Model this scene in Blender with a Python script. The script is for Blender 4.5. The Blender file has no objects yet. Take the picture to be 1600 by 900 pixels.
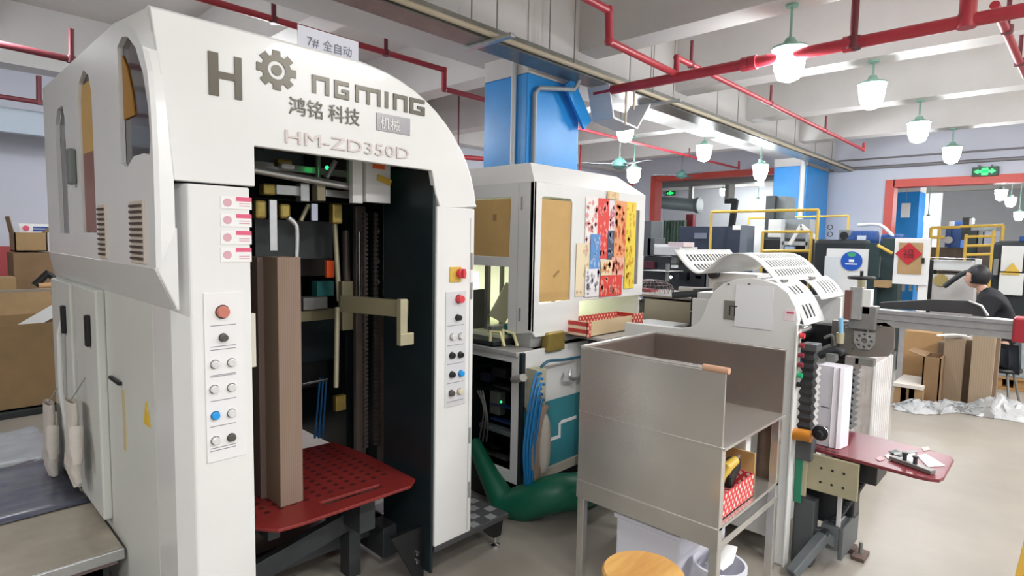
import bpy, bmesh, math, random
from mathutils import Vector, Matrix
random.seed(7)
S = bpy.context.scene
COL = S.collection

# ---------------------------------------------------------------- camera
VR, VL = (1669.0, 392.0), (-160.0, 358.0)      # vanishing points of the two floor directions
CX, CY, H = 800.0, 450.0, 1.6
F = math.sqrt(-((VL[0]-CX)*(VR[0]-CX) + (VL[1]-CY)*(VR[1]-CY)))
def _dir(p): return Vector((p[0]-CX, -(p[1]-CY), -F)).normalized()
_X, _Y = _dir(VR), _dir(VL); _Z = _X.cross(_Y).normalized(); _Y = _Z.cross(_X).normalized()
RM = Matrix((_X, _Y, _Z))
cam = bpy.data.cameras.new('camera'); cam.sensor_width = 36; cam.lens = F/1600*36
cam.clip_start = 0.05; cam.clip_end = 200
co = bpy.data.objects.new('camera', cam); COL.objects.link(co)
co.matrix_world = Matrix.Translation((0, 0, H)) @ RM.to_4x4()
S.camera = co
def W(u, v, **k):
    "point on the axis-aligned plane x=, y= or z= seen at pixel (u, v)"
    a, val = list(k.items())[0]; i = 'xyz'.index(a)
    r = RM @ Vector((u-CX, -(v-CY), -F)); c = Vector((0, 0, H))
    return c + r*((val-c[i])/r[i])

# ---------------------------------------------------------------- world, exposure
S.view_settings.view_transform = 'Standard'; S.view_settings.look = 'None'
S.view_settings.gamma = 1; S.view_settings.use_curve_mapping = False
S.view_settings.exposure = 0.5
wd = bpy.data.worlds.new('world'); S.world = wd; wd.use_nodes = True
wd.node_tree.nodes['Background'].inputs[0].default_value = (0.93, 0.96, 1.0, 1)
wd.node_tree.nodes['Background'].inputs[1].default_value = .75
LAMP = 75.0
def area(name, loc, rot, sx, sy, e, col=(1, 1, 1)):
    l = bpy.data.lights.new(name, 'AREA'); l.shape = 'RECTANGLE'; l.size = sx; l.size_y = sy
    l.energy = e; l.color = col
    o = bpy.data.objects.new(name, l); COL.objects.link(o); o.location = loc; o.rotation_euler = rot
    return o

# strip lamps of the hall behind and beside the camera, with added fill lights
for _i, (_x, _y, _e) in enumerate([(.6, -.3, 26), (3.2, -1.6, 90), (-2.6, -1.4, 70), (6.5, -2.6, 110), (10, -2.5, 130), (0.6, -4.2, 90)]):
    area('strip_and_fill_light', (_x, _y, 3.4), (0, 0, 0), 1.3, .3, _e, (.97, .985, 1))
area('strip_and_fill_light', (-2.4, 2.6, 3.3), (0, 0, 0), .3, 2.2, 50)  # unseen fill added to lighten the left side of the first machine
for _x in (3.0, 6.5, 10.0):
    area('strip_and_fill_light', (_x, -2.4, 2.9), (math.pi, 0, 0), 2.4, .3, 75, (1, .96, .94))  # unseen uplights added to brighten the ceiling
area('strip_and_fill_light', (17, 6.3, 3.9), (0, 0, 0), 2, .5, 28)
area('strip_and_fill_light', (18, -.5, 3.9), (0, 0, 0), 3, 1, 190)
area('strip_and_fill_light', (4, 7.2, 3.2), (0, 0, 0), 2.5, .4, 22, (.95, .95, 1))
area('strip_and_fill_light', (9, 6.2, 3.2), (0, 0, 0), 2.5, .4, 35, (.95, .95, 1))
# ---------------------------------------------------------------- materials
def lin(h):
    h = h.lstrip('#'); o = []
    for i in (0, 2, 4):
        c = int(h[i:i+2], 16)/255
        o.append(c/12.92 if c <= .04045 else ((c+.055)/1.055)**2.4)
    return o
_M = {}
def mat(name, col, rough=.5, metal=0, var=0.0, scale=4, bump=0, emit=0, trans=0, alpha=1, stretch=None, col2=None, coat=0):
    if name in _M: return _M[name]
    m = bpy.data.materials.new(name); m.use_nodes = True; nt = m.node_tree; b = nt.nodes['Principled BSDF']
    c = lin(col); b.inputs['Base Color'].default_value = (*c, 1)
    b.inputs['Roughness'].default_value = rough; b.inputs['Metallic'].default_value = metal
    if coat: b.inputs['Coat Weight'].default_value = coat
    if emit:
        b.inputs['Emission Color'].default_value = (*c, 1); b.inputs['Emission Strength'].default_value = emit
    if trans: b.inputs['Transmission Weight'].default_value = trans
    b.inputs['Alpha'].default_value = alpha
    if var or bump or col2:
        tc = nt.nodes.new('ShaderNodeTexCoord'); mp = nt.nodes.new('ShaderNodeMapping')
        nt.links.new(tc.outputs['Object'], mp.inputs[0])
        if stretch: mp.inputs['Scale'].default_value = stretch
        n = nt.nodes.new('ShaderNodeTexNoise'); n.inputs['Scale'].default_value = scale
        n.inputs['Detail'].default_value = 5; n.inputs['Roughness'].default_value = .6
        nt.links.new(mp.outputs[0], n.inputs[0])
        if var or col2:
            r = nt.nodes.new('ShaderNodeValToRGB'); r.color_ramp.elements[0].position = .3; r.color_ramp.elements[1].position = .7
            d = lin(col2) if col2 else [x*(1-var) for x in c]
            r.color_ramp.elements[0].color = (*d, 1); r.color_ramp.elements[1].color = (*[min(1, x*(1+var*.4)) for x in c], 1)
            nt.links.new(n.outputs[0], r.inputs[0]); nt.links.new(r.outputs[0], b.inputs['Base Color'])
        if bump:
            bp = nt.nodes.new('ShaderNodeBump'); bp.inputs['Strength'].default_value = bump
            bp.inputs['Distance'].default_value = .02
            nt.links.new(n.outputs[0], bp.inputs['Height']); nt.links.new(bp.outputs[0], b.inputs['Normal'])
    _M[name] = m; return m
def stripes(name, c1, c2, period, axis='Z', rough=.7, duty=.5, bump=.3):
    "thin layered edges: bands along one object axis"
    if name in _M: return _M[name]
    m = mat(name, c1, rough); nt = m.node_tree; b = nt.nodes['Principled BSDF']
    tc = nt.nodes.new('ShaderNodeTexCoord'); sp = nt.nodes.new('ShaderNodeSeparateXYZ')
    mu = nt.nodes.new('ShaderNodeMath'); mu.operation = 'DIVIDE'; mu.inputs[1].default_value = period
    fr = nt.nodes.new('ShaderNodeMath'); fr.operation = 'FRACT'
    gt = nt.nodes.new('ShaderNodeMath'); gt.operation = 'GREATER_THAN'; gt.inputs[1].default_value = duty
    mx = nt.nodes.new('ShaderNodeMix'); mx.data_type = 'RGBA'
    mx.inputs[6].default_value = (*lin(c1), 1); mx.inputs[7].default_value = (*lin(c2), 1)
    L = nt.links.new
    L(tc.outputs['Object'], sp.inputs[0]); L(sp.outputs[axis], mu.inputs[0]); L(mu.outputs[0], fr.inputs[0]); L(fr.outputs[0], gt.inputs[0])
    L(gt.outputs[0], mx.inputs[0]); L(mx.outputs[2], b.inputs['Base Color'])
    return m
def diamonds(name, c1, c2, sc, ax=('X', 'Z')):
    "argyle pattern of pale diamonds printed on red card"
    if name in _M: return _M[name]
    m = mat(name, c1, .55); nt = m.node_tree; b = nt.nodes['Principled BSDF']; L = nt.links.new
    tc = nt.nodes.new('ShaderNodeTexCoord'); sp = nt.nodes.new('ShaderNodeSeparateXYZ'); L(tc.outputs['Object'], sp.inputs[0])
    def mth(op, a, bb):
        n = nt.nodes.new('ShaderNodeMath'); n.operation = op
        for i, q in enumerate((a, bb)):
            if q is None: continue
            if isinstance(q, (int, float)): n.inputs[i].default_value = q
            else: L(q, n.inputs[i])
        return n.outputs[0]
    a = mth('ADD', sp.outputs['X'], sp.outputs['Y']) if ax[0] == 'XY' else sp.outputs[ax[0]]
    u = mth('ABSOLUTE', mth('SUBTRACT', mth('FRACT', mth('DIVIDE', a, sc), None), .5), None)
    v = mth('ABSOLUTE', mth('SUBTRACT', mth('FRACT', mth('DIVIDE', sp.outputs[ax[1]], sc*1.3), None), .5), None)
    g = mth('LESS_THAN', mth('ABSOLUTE', mth('SUBTRACT', mth('ADD', u, v), .5), None), .24)
    g = mth('SUBTRACT', 1.0, g)
    mx = nt.nodes.new('ShaderNodeMix'); mx.data_type = 'RGBA'
    mx.inputs[6].default_value = (*lin(c1), 1); mx.inputs[7].default_value = (*lin(c2), 1)
    L(g, mx.inputs[0]); L(mx.outputs[2], b.inputs['Base Color']); return m

white = mat('white_enamel', '#e9e9e6', .28, 0, var=.03, scale=3, coat=.15)
white2 = mat('white_enamel_satin', '#dededc', .4, 0, var=.04, scale=3)
grey = mat('grey_steel', '#8c8c88', .45, .5, var=.15, scale=12)
dgrey = mat('dark_grey_steel', '#3e4143', .5, .2, var=.2, scale=8)
teal = mat('dark_teal_steel', '#202c30', .38, .1, var=.2, scale=5)
black = mat('black_plastic', '#17181a', .45)
alu = mat('brushed_aluminium', '#c6c7c6', .32, .75, var=.1, scale=30)
chrome = mat('bright_chrome', '#d8d8d8', .15, 1)
steel = mat('stainless_sheet', '#d2d0ca', .25, .8, var=.14, scale=2.2)
cream = mat('zinc_cream_plate', '#b9b294', .45, .4, var=.12, scale=10)
brass = mat('brass_fitting', '#a8934e', .4, .6, var=.2, scale=20)
redp = mat('red_pipe_paint', '#b0333f', .4, 0, var=.15, scale=6)
dred = mat('dark_red_pipe_paint', '#6d2a32', .5, 0, var=.15, scale=6)
redbtn = mat('red_button', '#d8414c', .35)
yel = mat('yellow_paint', '#d9b44a', .45, 0, var=.1)
bluebtn = mat('blue_button', '#1f9be6', .3)
green = mat('green_button', '#1fae74', .3)
orange = mat('orange_card', '#ee6a2c', .6)
card = mat('brown_cardboard', '#a88a62', .85, 0, var=.13, scale=5, bump=.05)
card2 = mat('dark_brown_cardboard', '#8c6f50', .85, 0, var=.15, scale=4)
cardy = mat('tan_cardboard', '#c9a468', .8, 0, var=.08, scale=5)
paper = mat('white_paper', '#f1f0ee', .7)
greyboard = mat('grey_chipboard', '#998474', .8, 0, var=.1, scale=9)
glassdark = mat('smoked_glass', '#33292a', .12, 0, coat=.5)
# ---------------------------------------------------------------- mesh helpers
def V(*a): return Vector(a)
class MB:
    def __init__(s): s.bm = bmesh.new()
    def box(s, x0, x1, y0, y1, z0, z1, rz=0, piv=None):
        x0, x1 = sorted((x0, x1)); y0, y1 = sorted((y0, y1)); z0, z1 = sorted((z0, z1))
        vs = [s.bm.verts.new((x, y, z)) for x in (x0, x1) for y in (y0, y1) for z in (z0, z1)]
        for f in ((0,1,3,2), (4,6,7,5), (0,4,5,1), (2,3,7,6), (0,2,6,4), (1,5,7,3)): s.bm.faces.new([vs[i] for i in f])
        if rz:
            p = Vector(piv) if piv else Vector(((x0+x1)/2, (y0+y1)/2, 0))
            bmesh.ops.rotate(s.bm, verts=vs, cent=p, matrix=Matrix.Rotation(rz, 3, 'Z'))
        return vs
    def bar(s, p, q, w, h, up=(0, 0, 1)):
        p = Vector(p); q = Vector(q); d = (q-p).normalized(); up = Vector(up)
        if abs(d.dot(up)) > .98: up = Vector((0, 1, 0))
        a = d.cross(up).normalized(); b = a.cross(d).normalized()
        r = []
        for e in (p, q):
            for i, j in ((-1,-1), (1,-1), (1,1), (-1,1)): r.append(s.bm.verts.new(e + a*i*w/2 + b*j*h/2))
        for f in ((3,2,1,0), (4,5,6,7), (0,1,5,4), (1,2,6,5), (2,3,7,6), (3,0,4,7)): s.bm.faces.new([r[i] for i in f])
        return r
    def cyl(s, p, q, r, r2=None, n=20):
        p = Vector(p); q = Vector(q); r2 = r if r2 is None else r2; d = (q-p).normalized()
        up = Vector((0, 0, 1)) if abs(d.z) < .95 else Vector((1, 0, 0))
        a = d.cross(up).normalized(); b = a.cross(d)
        A = [s.bm.verts.new(p + (a*math.cos(t)+b*math.sin(t))*r) for t in [2*math.pi*i/n for i in range(n)]]
        B = [s.bm.verts.new(q + (a*math.cos(t)+b*math.sin(t))*r2) for t in [2*math.pi*i/n for i in range(n)]]
        for i in range(n): s.bm.faces.new((A[i], A[(i+1) % n], B[(i+1) % n], B[i]))
        s.bm.faces.new(A[::-1]); s.bm.faces.new(B)
    def tube(s, pts, r, n=10, closed=False):
        pts = [Vector(p) for p in pts]; N = len(pts); rings = []; prev = None
        for i, p in enumerate(pts):
            if closed: d = (pts[(i+1) % N]-pts[i-1])
            else: d = pts[min(i+1, N-1)]-pts[max(i-1, 0)]
            d.normalize()
            if prev is None:
                up = Vector((0, 0, 1)) if abs(d.z) < .9 else Vector((1, 0, 0)); a = d.cross(up).normalized()
            else: a = (prev - d*prev.dot(d)).normalized()
            prev = a; b = d.cross(a); rr = r[i] if isinstance(r, (list, tuple)) else r
            rings.append([s.bm.verts.new(p + (a*math.cos(2*math.pi*k/n)+b*math.sin(2*math.pi*k/n))*rr) for k in range(n)])
        for i in range(N if closed else N-1):
            A, B = rings[i], rings[(i+1) % N]
            for k in range(n): s.bm.faces.new((A[k], A[(k+1) % n], B[(k+1) % n], B[k]))
        if not closed: s.bm.faces.new(rings[0][::-1]); s.bm.faces.new(rings[-1])
    def lathe(s, c, prof, n=24, axis='z'):
        c = Vector(c); rings = []
        for r, h in prof:
            ring = []
            for k in range(n):
                t = 2*math.pi*k/n; u, w = math.cos(t)*r, math.sin(t)*r
                v = {'z': (u, w, h), 'x': (h, u, w), 'y': (w, h, u)}[axis]
                ring.append(s.bm.verts.new(c+Vector(v)))
            rings.append(ring)
        for A, B in zip(rings, rings[1:]):
            for k in range(n): s.bm.faces.new((A[k], A[(k+1) % n], B[(k+1) % n], B[k]))
        s.bm.faces.new(rings[0][::-1]); s.bm.faces.new(rings[-1])
    def plate(s, outer, holes=(), thick=(0, 0, .01)):
        "polygon (3-D points in one plane) with holes, given a thickness vector"
        vs = []; es = []
        for loop in [outer]+list(holes):
            l = [s.bm.verts.new(Vector(p)) for p in loop]; vs += l
            es += [s.bm.edges.new((l[i], l[(i+1) % len(l)])) for i in range(len(l))]
        if holes:
            g = bmesh.ops.triangle_fill(s.bm, use_beauty=True, use_dissolve=False, edges=es)
            fs = [f for f in g['geom'] if isinstance(f, bmesh.types.BMFace)]
        else: fs = [s.bm.faces.new(vs)]
        g = bmesh.ops.extrude_face_region(s.bm, geom=fs)
        nv = [v for v in g['geom'] if isinstance(v, bmesh.types.BMVert)]
        bmesh.ops.translate(s.bm, verts=nv, vec=Vector(thick))
        return vs+nv
    def loft(s, A, B):
        a = [s.bm.verts.new(Vector(p)) for p in A]; b = [s.bm.verts.new(Vector(p)) for p in B]
        for i in range(len(a)-1):
            q = [a[i], a[i+1], b[i+1], b[i]]
            s.bm.faces.new(q)
    def sheet(s, rows, skip=lambda i, j: False):
        g = [[s.bm.verts.new(Vector(p)) for p in r] for r in rows]
        for i in range(len(g)-1):
            for j in range(len(g[0])-1):
                if not skip(i, j): s.bm.faces.new((g[i][j], g[i][j+1], g[i+1][j+1], g[i+1][j]))
    def build(s, name, m, parent=None, bevel=0, smooth=False, solid=0, kind=None, sub=0):
        bm = s.bm
        org = Vector((0, 0, 0))
        if parent is not None:
            org = parent['_o'] if '_o' in parent else (0, 0, 0); org = Vector(org)
        bmesh.ops.recalc_face_normals(bm, faces=bm.faces[:])
        if parent is None and kind is None:
            lo = [min(v.co[i] for v in bm.verts) for i in range(3)]; hi = [max(v.co[i] for v in bm.verts) for i in range(3)]
            org = Vector(((lo[0]+hi[0])/2, (lo[1]+hi[1])/2, lo[2]))
        bmesh.ops.translate(bm, verts=bm.verts[:], vec=-org)
        me = bpy.data.meshes.new(name); bm.to_mesh(me); bm.free(); me.materials.append(m)
        o = bpy.data.objects.new(name, me); COL.objects.link(o); o['_o'] = tuple(org)
        if parent is not None: o.parent = parent
        else: o.location = org
        if kind: o['kind'] = kind
        if solid:
            md = o.modifiers.new('solid', 'SOLIDIFY'); md.thickness = solid; md.offset = 0
        if bevel:
            md = o.modifiers.new('bevel', 'BEVEL'); md.width = bevel; md.segments = 2; md.limit_method = 'ANGLE'; md.angle_limit = .6
        if sub:
            md = o.modifiers.new('sub', 'SUBSURF'); md.levels = sub; md.render_levels = sub
        if smooth:
            for p in me.polygons: p.use_smooth = True
            if not sub: me.set_sharp_from_angle(angle=.7)
        return o
def thing(name, label, cat, loc, group=None):
    o = bpy.data.objects.new(name, None); COL.objects.link(o); o.location = loc; o['_o'] = tuple(loc)
    o.empty_display_size = .1
    o['label'] = label; o['category'] = cat
    if group: o['group'] = group
    return o
def tag(o, label, cat, group=None, kind=None):
    o['label'] = label; o['category'] = cat
    if group: o['group'] = group
    if kind: o['kind'] = kind
    return o
def B(name, m, parent, *bx, bevel=.003, **k):
    mb = MB()
    for b in bx: mb.box(*b)
    return mb.build(name, m, parent, bevel=bevel, **k)
def copy_tree(o, dx, label=None):
    c = o.copy(); COL.objects.link(c); c.location = Vector(o.location)+Vector(dx)
    if label: c['label'] = label
    def rec(src, dst):
        for ch in src.children:
            d = ch.copy(); COL.objects.link(d); d.parent = dst; rec(ch, d)
    rec(o, c); return c
def RX(u0, v0, u1, v1, x):
    a = W(u0, v0, x=x); b = W(u1, v1, x=x); return min(a.y, b.y), max(a.y, b.y), min(a.z, b.z), max(a.z, b.z)
def RY(u0, v0, u1, v1, y):
    a = W(u0, v0, y=y); b = W(u1, v1, y=y); return min(a.x, b.x), max(a.x, b.x), min(a.z, b.z), max(a.z, b.z)
def bxX(mb, u0, v0, u1, v1, x, d):      # box whose camera-side face lies in plane x, d deep
    y0, y1, z0, z1 = RX(u0, v0, u1, v1, x); return mb.box(x, x+d, y0, y1, z0, z1)
def bxY(mb, u0, v0, u1, v1, y, d):
    x0, x1, z0, z1 = RY(u0, v0, u1, v1, y); return mb.box(x0, x1, y, y+d, z0, z1)
def text(s, size, origin, xdir, m, name, parent, depth=.001, font_w=None, align='LEFT', bold=0):
    cu = bpy.data.curves.new('t', 'FONT'); cu.body = s; cu.size = size; cu.extrude = depth; cu.align_x = align; cu.offset = bold
    cu.resolution_u = 2
    t = bpy.data.objects.new('t', cu); COL.objects.link(t)
    dg = bpy.context.evaluated_depsgraph_get(); me = bpy.data.meshes.new_from_object(t.evaluated_get(dg))
    COL.objects.unlink(t); bpy.data.objects.remove(t)
    X = Vector(xdir).normalized(); Z = Vector((0, 0, 1)); N = X.cross(Z)
    M = Matrix((X, Z, N)).transposed().to_4x4()
    sc = 1 if font_w is None else font_w/max(1e-6, (max(v.co.x for v in me.vertices)-min(v.co.x for v in me.vertices)))
    me.transform(Matrix.Diagonal((sc, 1, 1, 1)))
    org = Vector(parent['_o']) if parent is not None else Vector(origin)
    me.transform(Matrix.Translation(Vector(origin)-org) @ M)
    me.materials.clear(); me.materials.append(m)
    o = bpy.data.objects.new(name, me); COL.objects.link(o); o['_o'] = tuple(org)
    if parent is not None: o.parent = parent
    else: o.location = org
    return o
def spline(pts, n=8):
    pts = [Vector(p) for p in pts]; o = []
    for i in range(len(pts)-1):
        p0, p1, p2, p3 = pts[max(i-1, 0)], pts[i], pts[i+1], pts[min(i+2, len(pts)-1)]
        for k in range(n):
            t = k/n
            o.append(.5*((2*p1)+(p2-p0)*t+(2*p0-5*p1+4*p2-p3)*t*t+(3*p1-p0-3*p2+p3)*t**3))
    o.append(pts[-1]); return o
# ================================================================ SETTING
conc = mat('concrete_floor', '#9c958a', .42, 0, var=.22, scale=.9, bump=.02)
plaster = mat('ceiling_plaster', '#cfc9c4', .85, 0, var=.05, scale=2)
beamm = mat('beam_plaster', '#d3cfcc', .85, 0, var=.05, scale=2)
wallm = mat('lilac_wall', '#cbccd6', .85, 0, var=.03, scale=2)
WX, WY = 14.0, 9.2           # far wall and left wall
ZB, ZC = 3.54, 4.2           # beam underside, slab
def st(name, m, *bx, bevel=0):
    mb = MB()
    for b in bx: mb.box(*b)
    return mb.build(name, m, None, kind='structure', bevel=bevel)
st('floor', conc, (-8, 34, -14, 12.5, -.1, 0))
st('ceiling', plaster, (-8, 34, -14, 12.5, ZC, ZC+.15))
# far wall with its two red-framed openings
D1 = (4.72, 8.1, 3.27); D2 = (-2.9, 2.66, 2.84)
st('wall_far', wallm, (WX, WX+.3, D1[1], WY, 0, ZC), (WX, WX+.3, D2[1], D1[0], 0, ZC), (WX, WX+.3, D1[0], D1[1], D1[2], ZC),
   (WX, WX+.3, D2[0], D2[1], D2[2], ZC), (WX, WX+.3, -14, D2[0], 0, ZC))
st('wall_left', wallm, (-8, WX+.3, WY, WY+.25, 0, ZC))
st('trim_1', mat('red_dado', '#b04a4c', .6), (-8, WX, WY-.012, WY, 0, 1.42))
redf = mat('orange_red_frame', '#cf5347', .5, 0, var=.08, scale=2)
for nm, d, w in (('door_1', D1, .26), ('door_2', D2, .3)):
    st(nm, redf, (WX-.03, WX+.33, d[1]-.02, d[1]+w*.45, 0, d[2]+w*.45), (WX-.03, WX+.33, d[0]-w*.45, d[0]+.02, 0, d[2]+w*.45),
       (WX-.03, WX+.33, d[0], d[1], d[2]-.02, d[2]+w*.45))
st('wall_back', wallm, (-8.2, -8, -14, 12.5, 0, ZC))
# room beyond
st('wall_beyond', mat('pale_wall_beyond', '#d6d7da', .85, 0, var=.03), (26, 26.3, -14, 3.4, 0, ZC), (20, 20.3, 3.9, 12.5, 0, ZC))
st('wall_partition', wallm, (WX+.3, 20, 11.2, 11.4, 0, ZC))
# primary beams along X, secondary joists along Y
st('trim_2', beamm, (-8, WX, 3.78, 4.5, 3.36, ZC), (-8, WX, WY-.35, WY, 3.5, ZC))
js = [-6.4, -4.1, -1.9, .35, 2.6, 4.9, 6.95, 9.2, 11.7, 17, 19.5, 22, 24.5]
for i, x in enumerate(js):
    st('trim_%d' % (i+3), beamm, (x, x+.32, -14, 12.5, ZB, ZC))
# blue pillars
bluep = mat('blue_pillar_paint', '#2492e0', .35, 0, var=.12, scale=3)
def pillar(x0, x1, y0, y1, ztop):
    o = st('pillar', bluep, (x0, x1, y0, y1, 0, ztop), bevel=.012)
    p = MB(); p.box(x0, x1, y0, y1, ztop, ZC); p.build('pillar_head', beamm, o)
    return o
pillar(4.13, 4.93, 3.77, 4.36, 3.17)
pillar(12.5, 13.95, 3.86, 4.5, 3.2)
pillar(17.5, 18.3, 2.75, 3.6, 3.0)
# white corner conduit down the near pillar
mb = MB(); mb.cyl((4.11, 3.93, 0), (4.11, 3.93, 3.36), .025); o = mb.build('conduit_pipe', mat('pvc_white', '#d9dada', .4), smooth=True)
tag(o, 'white vertical conduit running down the near blue pillar', 'pipe')
mb = MB(); mb.cyl((12.47, 3.93, 0), (12.47, 3.93, 3.3), .05); o = mb.build('conduit_pipe', mat('pvc_white', '#d9dada', .4), smooth=True)
tag(o, 'white vertical conduit on the far blue pillar by the wall', 'pipe')
mb = MB(); mb.tube([(4.2, 3.74, 0), (4.2, 3.74, 2.98), (4.24, 3.72, 3.04), (4.62, 3.6, 3.08), (4.64, 3.56, 3.17)], .022)
o = mb.build('conduit_pipe', mat('grey_pvc', '#9fa3a6', .4), smooth=True); tag(o, 'grey conduit bending from the cable tray down the near blue pillar', 'pipe')

# ---------------------------------------------------------------- cable tray under the main beam
TZ = 3.2
tr = thing('cable_tray', 'long galvanised cable tray hung under the main ceiling beam', 'cable tray', (5, 3.45, TZ))
galv = mat('galvanised', '#8f8f88', .35, .7, var=.2, scale=6)
B('tray_channel', galv, tr, (-3, WX-.02, 3.44, 3.68, TZ-.02, TZ), (-3, WX-.02, 3.44, 3.447, TZ, TZ+.09), (-3, WX-.02, 3.673, 3.68, TZ, TZ+.09), bevel=0)
mb = MB(); mb.cyl((-3, 3.40, TZ+.01), (WX-.1, 3.40, TZ+.01), .022); mb.build('conduit', mat('beige_conduit', '#b8ab92', .5), tr, smooth=True)
for x in [2.0, 3.35, 4.35, 5.75, 6.2, 8, 10.3, 12.4]:
    mb = MB(); mb.cyl((x, 3.40, TZ), (x, 3.40, ZC), .006, n=6); mb.cyl((x+.0, 3.7, TZ), (x, 3.7, 3.9), .006, n=6); mb.build('hanger_rod', grey, tr)
for x in [3.28, 5.95]:
    B('cross_bracket', alu, tr, (x, x+.05, 3.18, 3.72, TZ-.05, TZ-.02))
# dropped detour of the tray beside the pillar
t2 = thing('cable_duct', 'white dropped cable duct dipping round the near blue pillar', 'cable duct', (5.1, 3.4, 2.95))
wd2 = mat('duct_white', '#d7d8d6', .45)
mb = MB(); mb.bar((4.95, 3.55, 3.17), (5.05, 3.55, 2.86), .26, .02); mb.bar((5.05, 3.55, 2.86), (5.5, 3.55, 2.82), .26, .02); mb.bar((5.5, 3.55, 2.82), (5.75, 3.55, 3.12), .26, .02)
mb.build('duct_channel', wd2, t2)
mb = MB(); mb.bar((4.62, 3.68, 3.17), (4.95, 3.68, 2.80), .03, .16); mb.build('blue_cover', bluep, t2)
mb = MB(); mb.cyl((5.2, 3.38, 2.8), (5.2, 3.38, 3.2), .012); mb.cyl((5.35, 3.38, 2.98), (5.35, 3.38, 3.2), .012); mb.build('hanger_rod', mat('beige_conduit', '#b8ab92'), t2)

# ---------------------------------------------------------------- red sprinkler pipes
def pipe(label, pts, r, drops=(), m=redp, clamps=()):
    t = thing('sprinkler_pipe', label, 'pipe', pts[0])
    mb = MB()
    for a, b in zip(pts, pts[1:]):
        mb.cyl(a, b, r, n=14)
    for p in pts[1:-1]: mb.lathe(p, [(0.001, -r*1.2), (r*1.0, -r*.9), (r*1.25, 0), (r*1.0, r*.9), (0.001, r*1.2)], 12)
    mb.build('pipe_run', m, t, smooth=True)
    for d in drops:
        q = MB(); q.cyl(d[0], d[1], d[2] if len(d) > 2 else r*.55, n=10); q.lathe(Vector(d[0]), [(r*1.25, -r), (r*1.3, 0), (r*1.25, r)], 12)
        q.build('riser', dred if len(d) < 4 else redp, t, smooth=True)
    for c in clamps:
        q = MB(); q.cyl(Vector(c)-V(0, .03, 0), Vector(c)+V(0, .03, 0), r*1.3, n=14); q.build('coupling', m, t)
    return t
PX, PZ = 5.0, 3.12
def py(u, v): return W(u, v, x=PX)
m0 = W(1600, 15, x=PX)
pipe('thick red sprinkler main crossing under the beams above the lamps',
     [V(PX, 3.62, PZ), V(PX, -8, PZ)], .045,
     drops=[(V(PX, py(1333, 68).y, PZ), V(PX, py(1333, 68).y, ZB), .028), (V(PX, py(1512, 20).y, PZ), V(PX, py(1512, 20).y, ZB-.002), .05, 1)],
     clamps=[V(PX, py(1165, 100).y, PZ), V(PX, py(1177, 98).y, PZ), V(PX, py(1325, 70).y, PZ)])
by = 2.72; bz = 3.3
pipe('red branch pipe running away right of the cable tray', [V(PX, by, PZ), V(PX, by, bz), V(11.75, by, bz), V(11.75, by, bz+.12)], .026,
     drops=[(V(x, by, bz), V(x, by, bz+.22), .016) for x in (W(1080, 98, y=by).x, W(1204, 160, y=by).x, W(1290, 200, y=by).x)])
a = W(865, 0, y=by); b = W(950, 40, y=by)
pipe('red pipe stepping down from upper left into the sprinkler main', [V(1.5, by, 3.42), V(b.x, by, 3.4), V(b.x+.02, by, 3.17), V(PX, by, 3.15)], .03)
ly = 4.95
pipe('long red pipe passing behind the first machine roof to the pillar', [V(-1, ly, 3.42), V(W(694, 115, y=ly).x, ly, 3.40), V(W(694, 115, y=ly).x, ly, 3.2), V(6, ly, 3.2)], .028,
     drops=[(V(W(428, 35, y=ly).x, ly, 3.4), V(W(428, 35, y=ly).x, ly, 3.65), .02), (V(W(603, 85, y=ly).x, ly, 3.4), V(W(603, 85, y=ly).x, ly, 3.6), .02)])
pipe('thin red pipe between the pillar and the back left lamps', [V(5.6, 5.3, 3.25), V(W(1155, 247, y=5.3).x, 5.3, 3.25), V(W(1155, 247, y=5.3).x, 5.3, 3.4)], .022,
     drops=[(V(W(1078, 215, y=5.3).x, 5.3, 3.25), V(W(1078, 215, y=5.3).x, 5.3, 3.4), .014)])
pipe('short thin red pipe low behind the near blue pillar', [V(W(907, 232, y=7.5).x, 7.5, ZC-.01), V(W(907, 247, y=7.5).x, 7.5, 2.95), V(W(990, 265, y=7.5).x, 7.5, 2.95)], .022)
c0 = W(1545, 0, x=6.2); c1 = W(1600, 118, x=6.2)
pipe('red sloping branch pipe at the top right corner', [V(5.35, .49, 3.3), V(5.1+2.6, .42, 3.3)], .03, drops=[(V(6.0, .46, 3.3), V(6.0, .46, 3.6), .016), (V(7.1, .44, 3.3), V(7.1, .44, 3.6), .016)])
pipe('dull red pipe at far left below the dark beam', [V(-1.5, 6.4, W(0, 58, y=6.4).z), V(W(112, 80, y=6.4).x, 6.4, 3.1), V(4, 6.4, 3.08)], .028, m=mat('dull_red', '#8d4048', .6),
     drops=[(V(W(111, 78, y=6.4).x, 6.4, 3.1), V(W(111, 40, y=6.4).x, 6.4, 3.36), .022)])
pipe('dark red pipe at far left above the pale duct', [V(-1.5, 8.2, 3.02), V(W(66, 142, y=8.2).x, 8.2, 3.0), V(4, 8.2, 3.0)], .025, m=dred,
     drops=[(V(W(60, 140, y=8.2).x, 8.2, 3.0), V(W(60, 108, y=8.2).x, 8.2, 3.28), .025)])
pipe('red pipe seen behind the near pillar left side', [V(4.7, 7.8, 2.92), V(7.4, 7.3, 3.0)], .04, drops=[(V(6.5, 7.467, 2.967), V(6.5, 7.467, ZC-.01), .012)])
mb = MB(); mb.box(-4, 4, 8.5, 8.62, 2.68, 2.95); o = mb.build('air_duct', mat('pale_blue_duct', '#aeb9c4', .5), bevel=.01); tag(o, 'pale blue grey duct along the left wall above the cartons', 'duct')
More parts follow.
